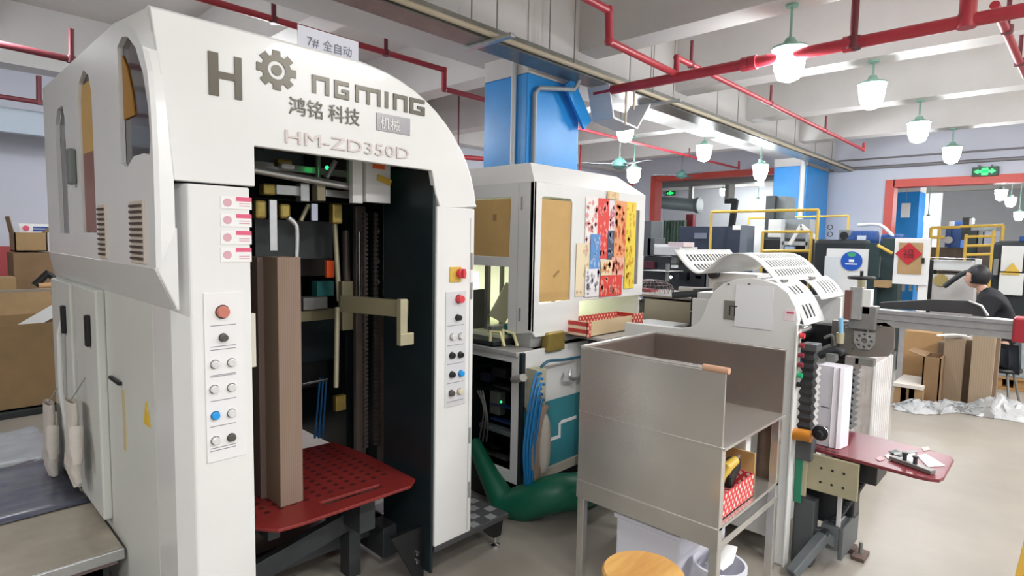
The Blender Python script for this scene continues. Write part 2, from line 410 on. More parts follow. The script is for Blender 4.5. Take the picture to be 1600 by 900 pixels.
# grey conduits along the far wall top
for k, (z, r, lb) in enumerate(((3.24, .035, 'thick grey conduit along the far wall above the red frame'), (3.42, .018, 'thin grey upper conduit along the far wall'))):
    mb = MB(); mb.cyl((WX-.06, 3.8, z), (WX-.06, -6, z), r, n=10); o = mb.build('conduit_pipe', mat('grey_conduit', '#7d787a', .5), smooth=True); tag(o, lb, 'pipe')

# ---------------------------------------------------------------- lamps
glow = mat('lamp_glass', '#f4fbff', .3, emit=LAMP)
lgreen = mat('lamp_green', '#8fb8a8', .5)  # pale green: glow of the jars put into the cap colour
def lamp(x, y, z, top, label, s=1.5):
    t = thing('jar_lamp', label, 'lamp', (x, y, z))
    m = MB(); m.lathe((x, y, z), [(.02*s, -.10*s), (.055*s, -.085*s), (.075*s, -.03*s), (.082*s, .04*s), (.085*s, .075*s), (.05*s, .08*s)], 20); m.build('glass_jar', glow, t, smooth=True)
    m = MB(); m.lathe((x, y, z), [(.092*s, .07*s), (.09*s, .082*s), (.04*s, .098*s), (.022*s, .13*s)], 20); m.build('lamp_cap', lgreen, t, smooth=True)
    m = MB(); m.cyl((x, y, z+.14*s), (x, y, top), .011, n=8); m.lathe((x, y, top), [(.05, -.02), (.05, 0)], 12); m.build('hanger_rod', lgreen, t)
    return t
Z1 = 3.08
lamps = [(1233, 98, 5.06, 'nearest and largest hanging lamp in front of the red main'),
         (1362, 148, 6.95+.16, 'second hanging lamp of the right row, after the nearest one'),
         (1435, 205, 9.36, 'third hanging lamp of the right row'),
         (1487, 241, 11.86, 'fourth and farthest hanging lamp of the right row')]
for u, v, x, lb in lamps:
    p = W(u, v, x=x); lamp(x, p.y, p.z, ZB, lb)
for u, v, x, lb in [(977, 205, 7.11, 'hanging lamp right of the near blue pillar'), (1100, 238, 9.36, 'hanging lamp above the bladed ceiling fans'),
                    (1188, 268, 10.4, 'hanging lamp behind the white notice near the far pillar')]:
    p = W(u, v, x=x); lamp(x, p.y, p.z, ZB, lb)
p = W(990, 273, x=9.36); lamp(9.36, p.y, p.z, ZB, 'small hanging lamp just above the second machine roof corner')
p = W(520, 52, y=4.9); lamp(2.76, 6.3, 3.08, ZB, 'hanging lamp partly hidden behind the white number notice')
lamp(.5, 6.4, 3.25, ZB, 'hanging lamp at upper left, its green cap cut by the frame')
# lamps in the room beyond
for u, v, x, lb in [(1184, 316, 19, 'lamp seen through the left opening near the far pillar'), (1225, 327, 22, 'lower right lamp seen through the left opening beside the far pillar'),
                    (1130, 300, 18.5, 'lamp beside the black bracket in the left opening'),
                    (1564, 304, 16, 'left lamp of the bright cluster in the right opening'), (1579, 315, 18, 'right lamp of the bright cluster in the right opening'),
                    (1592, 337, 20, 'lowest lamp of the bright cluster in the right opening'), (1450, 343, 22, 'small warm lamp beyond the second blue column in the right opening')]:
    p = W(u, v, x=x); lamp(x, p.y, p.z, ZC, lb, 1.25)
# ---------------------------------------------------------------- ceiling fans
fanm = mat('fan_green', '#6fa39a', .4); blade = mat('fan_blade', '#8b8f93', .4, .3)
def fan(u, v, y, label, rot):
    p = W(u, v, y=y); t = thing('ceiling_fan', label, 'fan', p)
    m = MB(); m.lathe(p, [(.02, .12), (.07, .08), (.12, .03), (.13, -.03), (.06, -.07), (.02, -.08)], 20); m.build('motor_housing', fanm, t, smooth=True)
    m = MB(); m.cyl(p+V(0, 0, .1), V(p.x, p.y, ZC), .012, n=8); m.build('down_rod', grey, t)
    for k in range(3):
        a = rot+k*2*math.pi/3; d = V(math.cos(a), math.sin(a), 0); m = MB(); m.bar(p+d*.12, p+d*.62, .11, .012); m.build('blade', blade, t)
    return t
fan(968, 257, 5.2, 'green and grey ceiling fan close to the second machine roof', .35)
fan(1065, 274, 6.4, 'smaller farther ceiling fan above the left red frame', .1)

# ---------------------------------------------------------------- exit signs
exg = mat('exit_green', '#1fd45a', .4, emit=1.6); exd = mat('exit_dark', '#14452c', .5)
def exit_sign(u, v, x, s, label):
    p = W(u, v, x=x); t = thing('exit_sign', label, 'exit sign', p)
    B('sign_box', exd, t, (p.x-.03, p.x+.03, p.y-.2*s, p.y+.2*s, p.z-.09*s, p.z+.09*s))
    m = MB(); fx = p.x-.036
    m.plate([(fx, p.y+.17*s, p.z), (fx, p.y+.1*s, p.z+.05*s), (fx, p.y+.1*s, p.z+.025*s), (fx, p.y-.1*s, p.z+.025*s), (fx, p.y-.1*s, p.z+.05*s), (fx, p.y-.17*s, p.z), (fx, p.y-.1*s, p.z-.05*s), (fx, p.y-.1*s, p.z-.025*s), (fx, p.y+.1*s, p.z-.025*s), (fx, p.y+.1*s, p.z-.05*s)], thick=(.004, 0, 0))
    m.box(fx, fx+.004, p.y-.05*s, p.y+.05*s, p.z-.07*s, p.z+.07*s)
    m.build('pictogram', exg, t)
    m = MB()
    for q in (-.1*s, .1*s): m.cyl((p.x, p.y+q, p.z+.08*s), (p.x, p.y+q, p.z+.13*s), .02, n=8)
    m.build('mounting', grey, t)
exit_sign(1539, 268, WX-.06, .95, 'lit green exit sign above the right red frame')
exit_sign(1048, 302, 19.9, .9, 'small green exit sign seen through the left opening')

# hanging notices
o = MB(); p = W(1190, 271, y=4.2); o.box(p.x-.16, p.x+.16, p.y, p.y+.006, p.z-.24, p.z+.24)
t = thing('hanging_notice', 'white paper notice hanging from the ceiling by the far blue pillar', 'sign', p); o.build('sheet', paper, t)
m = MB(); m.cyl(p+V(0, 0, .24), V(p.x, p.y+.003, 3.36), .003, n=5); m.build('cord', grey, t)
o = MB(); p = W(1415, 328, y=2.4); p = W(1415, 328, x=16.5)
t = thing('hanging_notice', 'small white notice hanging against the blue column in the right opening', 'sign', p); o.box(p.x, p.x+.006, p.y-.09, p.y+.09, p.z-.18, p.z+.16); o.build('sheet', paper, t)
m = MB(); m.cyl(p+V(0, 0, .16), V(p.x, p.y, ZC-.002), .003, n=5); m.build('cord', grey, t)
# ================================================================ FIRST MACHINE (white box-forming machine)
FY = 2.03; SX = .53; LX = .60
M1 = thing('box_forming_machine', 'large white box-forming machine with a tall front opening, filling the left of the view', 'machine', (1.2, 2.9, 0))
def fp(u, v): return W(u, v, y=FY)
def sp_(u, v): return W(u, v, x=SX)
# --- hood front plate with arched right shoulder and the opening cut out
seamz = 1.768
arc = [(1.26, 2.277)] + [(1.24+.645*math.sin(t), 1.70+.575*math.cos(t)) for t in [i*math.pi/2/14 for i in range(1, 15)]] 
arc = [(x, z) for x, z in arc]
ol = [(LX, seamz), (LX-.012, 1.9), (LX-.03, 2.1), (.548, 2.275)] + arc[:-1] + [(1.888, 1.755), (1.668, 1.735), (1.64, 1.80), (1.618, 1.897), (.851, 1.905), (.851, seamz)]
mb = MB(); mb.plate([(x, FY, z) for x, z in ol], thick=(0, .03, 0)); 
mb.build('hood_front', white, M1, bevel=.004)
# hood roof and right shoulder running back
mb = MB(); rp = [(.548, 2.275)] + arc[:-1] + [(1.888, 1.755)]
mb.loft([(x, FY+.01, z) for x, z in rp], [(x, 3.72, z) for x, z in rp]); mb.build('hood_roof', white, M1, solid=.012, smooth=True)
# corner strip between side panel and front plate
scv = [(2.343, 2.30), (2.22, 2.275), (2.10, 2.22), (2.03, 2.16), (1.985, 2.08), (1.965, 1.98), (1.955, 1.85), (1.955, 1.76), (1.955, 1.62), (1.96, 1.497)]
fcv = [(.548, FY, 2.275), (.553, FY, 2.25), (.56, FY, 2.20), (.568, FY, 2.15), (.576, FY, 2.08), (.585, FY, 1.98), (.592, FY, 1.87), (.60, FY, 1.77), (.60, FY, 1.62), (.60, FY, 1.42)]
mb = MB(); mb.loft([(SX, y+.02, z) for y, z in scv], fcv); mb.loft([(SX, 2.34, 2.30), (SX, 3.70, 2.31)], [(.548, FY, 2.275), (.60, 3.70, 2.32)])
mb.build('hood_corner', white, M1, smooth=True)
# --- hood side panel with window openings
side = [(y+.02, z) for y, z in scv] + [(3.76, 1.50), (3.76, 2.31)]
w_arch = [(2.33, 1.835), (2.33, 2.215), (2.27, 2.235), (2.2, 2.22), (2.12, 2.17), (2.05, 2.08), (2.01, 1.98), (1.995, 1.88), (2.01, 1.835), (2.07, 1.845), (2.18, 1.845), (2.26, 1.815)]
w_mid = [(2.72, 1.60), (2.72, 2.13), (2.76, 2.20), (2.84, 2.235), (2.93, 2.20), (2.96, 2.13), (2.96, 1.60)]
w_far = [(3.24, 1.595), (3.24, 2.1), (3.28, 2.16), (3.40, 2.16), (3.46, 2.1), (3.46, 1.595)]
v1 = [(2.56, 1.52), (2.56, 1.69), (2.64, 1.69), (2.64, 1.52)]; v2 = [(2.09, 1.515), (2.09, 1.69), (2.21, 1.69), (2.21, 1.515)]
mb = MB(); mb.plate([(SX, y, z) for y, z in side], [[(SX, y, z) for y, z in w] for w in (w_arch, w_mid, w_far)], thick=(.015, 0, 0))
mb.build('side_panel', white2, M1)
for w, nm in ((w_arch, 'arched'), (w_mid, 'tall'), (w_far, 'tall')):
    mb = MB(); mb.plate([(SX+.016, y, z) for y, z in w], thick=(.004, 0, 0))
    mt = {'arched': glassdark, 'tall': glassdark}[nm]
    g = mb.build('window_pane', mt, M1)
    if w is w_mid:
        B('cardboard_cover', cardy, g, (SX+.010, SX+.015, 2.725, 2.955, 1.92, 2.19), bevel=0)
        B('red_brown_cover', mat('red_brown_sheet', '#8d5a4c', .35), g, (SX+.010, SX+.015, 2.725, 2.955, 1.605, 1.92), bevel=0)
mb = MB(); mb.plate([(SX+.011, y, z) for y, z in [(2.325, 1.98), (2.325, 2.19), (2.27, 2.14), (2.22, 2.05), (2.2, 1.98)]], thick=(.004, 0, 0)); mb.build('card_behind_glass', mat('ochre_card', '#a97b34', .6), M1)
# louvre vents
ventb = mat('vent_beige', '#cfc3b5', .6)
for y0, y1 in ((2.56, 2.66), (2.08, 2.22)):
    v = B('vent_plate', ventb, M1, (SX-.006, SX+.004, y0-.008, y1+.008, 1.505, 1.705))
    mb = MB()
    for k in range(10): z = 1.518+k*.0185; mb.box(SX-.012, SX, y0+.006, y1-.006, z, z+.007)
    mb.build('louvre', mat('louvre_dark', '#4a3c36', .6), v)
B('hood_handle', mat('handle_grey', '#6f7672', .4), M1, (SX-.03, SX, 3.03, 3.08, 1.80, 1.95), bevel=.01)
# underside taper and lower body
mb = MB(); mb.loft([(SX, 1.96+.02, 1.497), (SX, 3.76, 1.50)], [(LX, 2.04, 1.36), (LX, 4.1, 1.36)]); mb.build('taper_panel', white2, M1, solid=.008)
mb = MB(); mb.plate([(LX, 2.03, 1.36), (SX, 1.98, 1.497), (LX, 2.03, 1.62)], thick=(.005, 0, 0)); mb.build('corner_gusset', white2, M1)
body = mat('body_green_white', '#d9dbd4', .45, 0, var=.05, scale=2)
B('lower_body_side', body, M1, (LX, LX+.02, 2.302, 4.1, .06, 1.37))
B('rear_wall', teal, M1, (LX, 1.87, 3.74, 3.76, .3, 2.28), bevel=0)
B('inner_right_wall', teal, M1, (1.80, 1.81, 2.42, 3.74, .32, 2.2), bevel=0)
B('inner_left_wall', teal, M1, (.838, .85, 2.3, 3.7, .08, 2.2), bevel=0)
# side cabinet doors with black latches
for (y0, y1, x) in ((2.98, 3.42, LX-.035), (3.46, 3.95, LX-.045)):
    d = B('side_door', body, M1, (x, LX, y0, y1, .34, 1.355), bevel=.008)
    B('latch', black, d, (x-.02, x, y0+.1, y0+.135, 1.10, 1.24), bevel=.006)
B('hinge', black, M1, (LX-.02, LX, 2.93, 2.97, 1.40, 1.46)); B('hinge', black, M1, (LX-.015, LX, 2.74, 2.9, .985, 1.0))
B('rust_strip', mat('yellowed_tape', '#cdbf98', .7), M1, (LX-.003, LX, 2.70, 2.74, .72, .97), bevel=0)
# yellow warning sticker
mb = MB(); mb.plate([(LX-.004, 2.36, .90), (LX-.004, 2.44, .90), (LX-.004, 2.40, .99)], thick=(.003, 0, 0)); mb.build('warning_sticker', mat('warning_yellow', '#e6bf2d', .5), M1)
# left and right front columns
mb = MB(); mb.plate([(.60, 2.10, .02), (.64, FY, .02), (.832, FY, .02), (.832, 2.3, .02), (.60, 2.3, .02)], thick=(0, 0, 1.742)); mb.build('left_column', white, M1, bevel=.006)
mb = MB(); mb.plate([(1.648, FY, .175), (1.87, FY, .175), (1.89, FY+.02, .175), (1.89, 2.33, .175), (1.648, 2.33, .175)], thick=(0, 0, 1.57)); rc = mb.build('right_column', white, M1, bevel=.006)
B('column_seam', mat('seam_shadow_grey', '#aaaaa8', .5), rc, (1.847, 1.850, FY-.001, FY, .19, 1.70), bevel=0)
for z in (.35, .62, 1.32, 1.46): B('hinge', mat('hinge_grey', '#a9a6a6', .4, .4), rc, (1.852, 1.862, FY-.006, FY, z, z+.08))
B('inner_right_plate', teal, M1, (1.632, 1.646, 2.04, 2.42, .05, 1.92), bevel=.002)
B('cream_clip', mat('cream_plastic', '#cfcabb', .5), M1, (.832, .85, 2.04, 2.06, 1.14, 1.33))
# --- control panels
def button(parent, u, v, r, m, d=.016, ring=chrome, y=FY, name='button'):
    p = W(u, v, y=y)
    q = MB(); q.cyl((p.x, y-.004, p.z), (p.x, y, p.z), r*1.12, n=20); rg = q.build('button_ring', ring, parent)
    q = MB(); q.cyl((p.x, y-d, p.z), (p.x, y-.003, p.z), r*.9, r, n=20); q.build(name, m, rg, bevel=.002)
pl = mat('panel_foil', '#ecebea', .4); gtx = mat('print_grey', '#8e8e94', .6); ptx = mat('print_pink', '#e0607f', .6)
x0, x1, z0, z1 = .676, .802, .84, 1.41
cp = B('control_panel', pl, M1, (x0, x1, FY-.004, FY, z0, z1), bevel=.001)
wb = mat('clear_push_button', '#dcdcda', .2, .1)
button(cp, 347, 487, .021, mat('pale_red_button', '#c87a6a', .35), .02)
button(cp, 348, 527, .013, mat('selector_dark', '#55504c', .4), .022)
for u, v, m in ((335, 569, wb), (361, 566, wb), (334, 608, wb), (361, 605, wb), (336, 649, bluebtn), (361, 645, wb), (336, 688, wb), (361, 683, mat('selector_dark', '#55504c'))):
    button(cp, u, v, .0135, m)
mb = MB()
for v in (510, 543, 548, 590, 588, 628, 668, 702, 706): 
    a = W(328, v, y=FY); b = W(368, v-3, y=FY); mb.box(a.x, b.x, FY-.0048, FY-.004, a.z, a.z+.0025)
mb.build('panel_print', gtx, cp)
cp2 = B('control_panel', mat('panel_foil_grey', '#d3d3d5', .4), M1, (1.70, 1.823, FY-.004, FY, .825, 1.362), bevel=.001)
ypl = B('isolator_plate', yel, M1, (1.722, 1.79, FY-.006, FY, 1.405, 1.475), bevel=.002)
p = W(717, 427, y=FY); q = MB(); q.cyl((p.x, FY-.03, p.z), (p.x, FY, p.z), .022); q.box(p.x-.008, p.x+.008, FY-.042, FY-.03, p.z-.022, p.z+.022); q.build('isolator_knob', redbtn, ypl, bevel=.003)
button(cp2, 716, 467, .019, redbtn, .03, yel)
button(cp2, 714, 496, .014, black, .025)
for u, v, m in ((706, 526, wb), (719, 525, wb), (705, 555, black), (718, 554, black), (705, 585, black), (719, 583, bluebtn), (704, 614, mat('selector_dark', '#55504c')), (717, 611, mat('pale_yellow_button', '#d8cfb4', .4))):
    button(cp2, u, v, .0145, m, .02)
mb = MB()
for v in (510, 541, 570, 600, 629): a = W(699, v, y=FY); mb.box(1.71, 1.81, FY-.0048, FY-.004, a.z, a.z+.003)
mb.build('panel_print', gtx, cp2)
# pink-headed notice stickers down the left column
for k in range(4):
    v = 306+k*27
    x0, x1, z0, z1 = RY(344, v, 393, v+22, FY)
    stk = B('notice_sticker', paper, M1, (x0, x1, FY-.002, FY, z0, z1), bevel=0)
    B('sticker_heading', ptx, stk, (x0+.05, x1, FY-.0028, FY-.002, z1-.014, z1), bevel=0)
    mb = MB()
    for q in range(2): mb.box(x0+.06, x1-.006, FY-.0028, FY-.002, z0+.01+q*.008, z0+.013+q*.008)
    mb.cyl((x0+.022, FY-.0028, (z0+z1)/2), (x0+.022, FY-.002, (z0+z1)/2), .014, n=12)
    mb.build('sticker_print', mat('print_faint', '#d9a9b3', .6), stk)
# --- lettering on the hood
lt = mat('lettering_taupe', '#5b564b', .3, .35)
ty = FY-.004
def lp(u, v): return W(u, v, y=FY)
cap_t, cap_b = 2.135, 2.055
def word(strokes, x, w, zt, zb, th, name='letter'):
    m = MB(); h = zt-zb
    for k, (a, b, c, d) in enumerate(strokes):
        m.box(x+a*w, x+c*w, ty-k*.0004, FY+.001, zb+b*h, zb+d*h)
    return m.build(name, lt, M1)
t_ = .24; vt = .24
G_n = [(0, 0, t_, 1), (0, 1-vt, 1, 1), (1-t_, 0, 1, 1)]
G_G = [(0, 0, t_, 1), (0, 1-vt, 1, 1), (0, 0, 1, vt), (1-t_, 0, 1, .55), (.5, .38, 1, .55)]
G_m = [(0, 0, .13, 1), (0, 1-vt, 1, 1), (.435, 0, .565, 1), (.87, 0, 1, 1)]
G_I = [(0, 0, 1, 1)]
G_H = [(0, 0, .3, 1), (.3, .42, .78, .58), (.78, .0, 1, 1)]
zt = lp(490, 117).z; zb = lp(497, 147).z
pos = [(G_n, 487, 514), (G_G, 522, 545), (G_m, 555, 594), (G_I, 601, 606), (G_n, 614, 636), (G_G, 640, 663)]
for g, u0, u1 in pos:
    xa = lp(u0, 130).x; xb = lp(u1, 150).x; word(g, xa, xb-xa, zt, zb, .2)
xa = lp(325, 110).x; xb = lp(377, 110).x; word(G_H, xa, xb-xa, lp(328, 80).z, lp(328, 118).z-.06, .2)
# cog standing for the letter O
gc = lp(432, 110); m = MB(); ro = .068; pts = []
for k in range(8):
    a = k*math.pi/4
    for da, r in ((-.26, ro*.74), (-.2, ro), (.2, ro), (.26, ro*.74)): pts.append((gc.x+math.cos(a+da)*r*1.05, ty, gc.z+math.sin(a+da)*r))
hole = [(gc.x+math.cos(t)*ro*.46, ty, gc.z+math.sin(t)*ro*.46) for t in [i*math.pi/10 for i in range(20)]]
m.plate(pts, [hole], thick=(0, .004, 0)); m.build('cog_letter', lt, M1)
m = MB(); m.cyl((gc.x, ty, gc.z), (gc.x, FY, gc.z), ro*.27, n=20); m.build('cog_hub', lt, M1)
z = lp(560, 190).z-.012
text('鸿铭', .068, (lp(450, 175).x, ty, z), (1, 0, 0), lt, 'chinese_lettering', M1, .0015)
text('科技', .068, (lp(512, 188).x, ty, z), (1, 0, 0), lt, 'chinese_lettering', M1, .0015)
b = B('lettering_block', mat('lettering_steel', '#8f8e90', .3, .5), M1, (lp(588, 190).x, lp(640, 200).x, ty, FY, lp(600, 205).z, lp(600, 178).z), bevel=0)
text('机械', .05, (lp(590, 190).x+.006, ty-.001, lp(600, 205).z+.012), (1, 0, 0), white, 'chinese_lettering', b, .0012)
text('HM-ZD350D', .066, (lp(442, 222).x, ty, lp(530, 243).z+.02), (1, 0, 0), mat('lettering_pale', '#c9bdb8', .35, .2), 'model_lettering', M1, .0015, font_w=lp(636, 240).x-lp(442, 222).x)

# --- red perforated lift plate
PZ0 = .5
def zp(u, v, z=PZ0): return W(u, v, z=z)
plr = mat('red_lift_plate', '#832a27', .42, 0, var=.15, scale=6)
oc = [zp(398, 800), zp(430, 825), zp(475, 818), zp(640, 760), zp(642, 744), zp(560, 700), zp(520, 690), zp(440, 694)]
oc = [(.87, 2.17), (.935, 2.08), (1.03, 2.065), (1.53, 2.055), (1.59, 2.10), (1.60, 2.55), (1.57, 2.80), (1.0, 2.85), (.87, 2.7)]
slot = [(1.16, 2.15), (1.44, 2.13), (1.44, 2.165), (1.16, 2.185)]
mb = MB(); mb.plate([(x, y, PZ0-.014) for x, y in oc], [[(x, y, PZ0-.014) for x, y in slot]], thick=(0, 0, .014)); pt = mb.build('lift_plate', plr, M1, bevel=.003)
mb = MB()
hd = mat('plate_hole_dark', '#4a1716', .6)
for i in range(13):
    for j in range(11):
        x = .91+i*.055+(j % 2)*.0; y = 2.24+j*.052
        if x < 1.57 and (x-1.2)**2 > 0: mb.cyl((x, y, PZ0), (x, y, PZ0+.0012), .013, n=8)
o = mb.build('perforation', hd, pt); o['kind'] = 'stuff'
B('plate_carrier', dgrey, M1, (.86, 1.55, 2.3, 2.36, .40, .486), (1.36, 1.44, 2.2, 2.7, .28, .486), (.95, 1.0, 2.2, 2.7, .40, .486))
mb = MB(); mb.box(.85, 1.64, 2.42, 2.5, .12, .2); mb.box(.85, .93, 2.3, 3.5, .05, .2); mb.box(1.55, 1.63, 2.3, 3.5, .05, .2); mb.box(.85, 1.63, 3.3, 3.38, .1, .2)
mb.bar((1.5, 2.36, .30), (.86, 2.36, .18), .04, .09); mb.build('base_frame', dgrey, M1, bevel=.003)
mb = MB(); mb.bar((1.42, 2.38, 0), (1.42, 2.38, .3), .06, .08); mb.build('support_leg', dgrey, M1)
mb = MB(); mb.plate([(1.46, 2.1, .26), (1.64, 2.1, .26), (1.64, 2.1, .0), (1.60, 2.1, .0)], thick=(0, .02, 0)); br = mb.build('corner_bracket', black, M1)
for z in (.1, .14): 
    q = MB(); q.cyl((1.6, 2.09, z), (1.6, 2.1, z), .012, n=8); q.build('bolt', chrome, br)
# --- interior: rails, chains, rods, clamp arm
IY = 2.62
def ibox(m, u0, v0, u1, v1, y, d, name, bevel=.002, parent=M1):
    q = MB(); bxY(q, u0, v0, u1, v1, y, d); return q.build(name, m, parent, bevel=bevel)
def irod(m, u0, v0, u1, v1, y, r, name='rod'):
    q = MB(); q.cyl(W(u0, v0, y=y), W(u1, v1, y=y), r, n=12); return q.build(name, m, M1, smooth=True)
steelr = mat('rod_steel', '#a8a49e', .25, .8)
irod(steelr, 603, 318, 602, 462, 2.45, .013, 'guide_rod'); irod(steelr, 619, 318, 612, 735, 2.42, .012, 'guide_rod')
irod(steelr, 607, 470, 604, 745, 2.5, .010, 'guide_rod')
for u in (572, 588):
    x = W(u, 500, y=2.55).x; q = MB(); k = 0; z = .52
    while z < 1.72:
        q.box(x-.012, x+.012, 2.55, 2.565, z, z+.015); q.box(x-.006, x+.006, 2.555, 2.56, z+.015, z+.022); z += .022
    q.build('drive_chain', mat('chain_steel', '#5d5450', .4, .5), M1)
ibox(mat('rail_brown', '#7d716a', .4, .3), 556, 322, 572, 740, 2.72, .03, 'guide_rail'); ibox(mat('rail_brown', '#7d716a'), 594, 470, 602, 740, 2.6, .03, 'guide_rail')
q = MB(); a = W(536, 462, y=2.35); b_ = W(636, 472, y=2.12)
q.bar(W(534, 474, y=2.40), W(636, 483, y=2.10), .03, .075); q.build('clamp_arm', mat('zinc_olive', '#8a8468', .4, .5), M1, bevel=.003)
q = MB(); bxY(q, 626, 468, 637, 536, 2.08, .03); bxY(q, 626, 522, 647, 538, 2.07, .03); q.build('clamp_jaw', cream, M1, bevel=.003)
q = MB(); bxY(q, 535, 440, 552, 515, 2.5, .04); q.build('clamp_block', mat('zinc_olive', '#8a8468'), M1, bevel=.003)
irod(cream, 527, 480, 525, 605, 2.5, .012, 'guide_rod'); irod(cream, 523, 350, 530, 470, 2.55, .012, 'guide_rod')
ibox(mat('zinc_olive', '#8a8468'), 470, 486, 526, 498, 2.7, .05, 'cross_bar'); ibox(teal, 470, 498, 530, 560, 2.95, .02, 'dark_panel')
ibox(mat('orange_block', '#ef5a24', .4), 511, 407, 523, 434, 2.6, .03, 'orange_block', .006)
ibox(mat('teal_box', '#2c6e6e', .4), 496, 440, 522, 462, 2.7, .06, 'valve_block'); ibox(grey, 474, 466, 512, 482, 2.68, .08, 'steel_block')
irod(chrome, 472, 600, 512, 592, 2.7, .008, 'cross_rod'); ibox(brass, 525, 620, 541, 640, 2.6, .03, 'brass_fitting')
for k in range(3): irod(mat('air_hose_blue', '#1c5f95', .4), 500+k*5, 590, 492+k*6, 685, 2.9, .006, 'air_hose')
ibox(black, 472, 548, 512, 600, 2.98, .05, 'motor_box')
# top tool head
irod(alu, 396, 265, 568, 296, 2.35, .016, 'cross_shaft'); ibox(alu, 398, 262, 560, 269, 2.6, .03, 'tool_beam')
ibox(white, 551, 247, 567, 318, 2.3, .03, 'white_post'); ibox(white2, 572, 250, 610, 318, 2.28, .04, 'guard_cover')
ibox(orange, 583, 253, 601, 265, 2.275, .003, 'orange_tape', 0); q = MB(); q.bar(W(590, 277, y=2.274), W(611, 286, y=2.274), .003, .028); q.build('yellow_tape', yel, M1)
ibox(mat('dark_window_panel', '#352b30', .3), 500, 240, 542, 292, 2.8, .02, 'dark_panel', 0); ibox(mat('teal_panel_light', '#5c6f72', .5), 398, 232, 478, 262, 3.0, .02, 'back_panel', 0)
ibox(teal, 478, 240, 497, 270, 2.95, .02, 'back_panel', 0)
for u in (497, 545): irod(alu, u, 242, u, 290, 2.6, .014, 'upright')
irod(alu, 524, 252, 510, 278, 2.4, .012, 'link_arm')
q = MB(); q.cyl(W(511, 262, y=2.5), W(511, 262, y=2.52), .009, n=12); q.build('green_indicator', mat('green_led', '#1fe06a', .3, emit=2.5), M1)
ibox(brass, 434, 247, 458, 262, 2.45, .05, 'brass_fitting', .01); ibox(white, 440, 254, 462, 266, 2.4, .05, 'plastic_knob', .012)
ibox(alu, 470, 286, 484, 315, 2.4, .05, 'steel_block'); ibox(cream, 496, 288, 509, 314, 2.38, .05, 'steel_block'); ibox(alu, 432, 288, 470, 306, 2.42, .05, 'steel_block')
ibox(alu, 509, 296, 552, 310, 2.42, .03, 'tool_beam'); ibox(brass, 412, 286, 432, 305, 2.36, .05, 'brass_fitting', .008)
ibox(black, 398, 308, 560, 320, 2.5, .04, 'tool_beam')
ibox(brass, 399, 312, 418, 342, 2.4, .04, 'brass_fitting', .01); ibox(brass, 438, 318, 455, 342, 2.4, .03, 'brass_fitting', .01); ibox(brass, 520, 318, 536, 350, 2.45, .04, 'brass_fitting', .008)
ibox(alu, 421, 312, 434, 392, 2.3, .012, 'blade_plate'); q = MB(); q.tube(spline([W(450, 340, y=2.32), W(462, 352, y=2.32), W(464, 372, y=2.32), W(463, 402, y=2.32)], 5), .011); q.build('bent_rod', alu, M1, smooth=True)
ibox(mat('pale_tab', '#c7cbe0', .3), 487, 318, 497, 345, 2.4, .01, 'pale_tab'); irod(cream, 470, 345, 482, 320, 2.45, .01, 'link_arm')
ibox(dgrey, 398, 342, 520, 404, 2.66, .02, 'clear_guard'); ibox(mat('brown_shade', '#4d4341', .3), 470, 355, 520, 430, 2.9, .02, 'rear_guard')
irod(chrome, 561, 362, 561, 470, 2.66, .008, 'guide_rod'); irod(mat('rail_brown', '#7d716a'), 540, 360, 542, 440, 2.8, .02, 'guide_rod')
ibox(mat('shadow_teal', '#263338', .5), 540, 318, 560, 700, 2.95, .02, 'rear_panel')
for v in (362, 408, 440, 490):
    q = MB(); q.lathe(W(592, v, y=2.5), [(.001, -.012), (.012, 0), (.001, .012)], 8); q.build('bolt', chrome, M1)
# --- chequer plate step and its foot
chk = mat('chequer_plate', '#5e5e60', .4, .5)
stp = thing('chequer_step', 'low chequer plate step between the first machine and the green duct, on a black leg', 'step', (1.9, 2.3, 0))
B('step_plate', chk, stp, (1.652, 2.15, 2.035, 2.6, .145, .172), bevel=.003)
mb = MB()
for i in range(8):
    for j in range(8):
        x = 1.69+i*.060; y = 2.07+j*.066
        if (i+j) % 2 == 0: mb.box(x-.024, x+.024, y-.024, y+.024, .172, .1745)
mb.build('raised_pattern', mat('chequer_pad', '#b7b8ba', .3, .5), stp)
mb = MB(); mb.plate([(1.98, 2.06, .145), (2.14, 2.06, .145), (2.12, 2.06, .05), (2.07, 2.06, .05)], thick=(0, .05, 0)); lg = mb.build('leg', black, stp, bevel=.003)
q = MB(); q.lathe((2.085, 2.07, 0), [(.028, 0), (.026, .012), (.009, .02), (.009, .06)], 16); q.build('levelling_foot', chrome, lg, smooth=True)
mb = MB(); mb.plate([(1.66, 2.2, .145), (1.78, 2.2, .145), (1.76, 2.2, .0), (1.70, 2.2, .0)], thick=(0, .04, 0)); mb.build('leg', black, stp)
# --- stacks of chipboard standing on the lift plate
sm = stripes('chipboard_layers', '#8d786b', '#87725f', .009, 'X', .8)
for u0, u1, y, d, top, lb in ((405, 432, 2.37, .12, 402, 'darker left stack of grey-brown chipboard strips upright on the red lift plate'),
                              (436, 472, 2.24, .14, 402, 'right and nearer stack of grey-brown chipboard strips upright on the red lift plate')):
    x0 = W(u0, 600, y=y).x; x1 = W(u1, 600, y=y).x; z1 = W(u0, top, y=y).z
    mb = MB(); mb.box(x0, x1, y, y+d, PZ0+.001, z1); o = mb.build('chipboard_stack', sm if u0 > 420 else mat('chipboard_dark', '#6d5b52', .8, 0, var=.1), bevel=.003); tag(o, lb, 'cardboard')
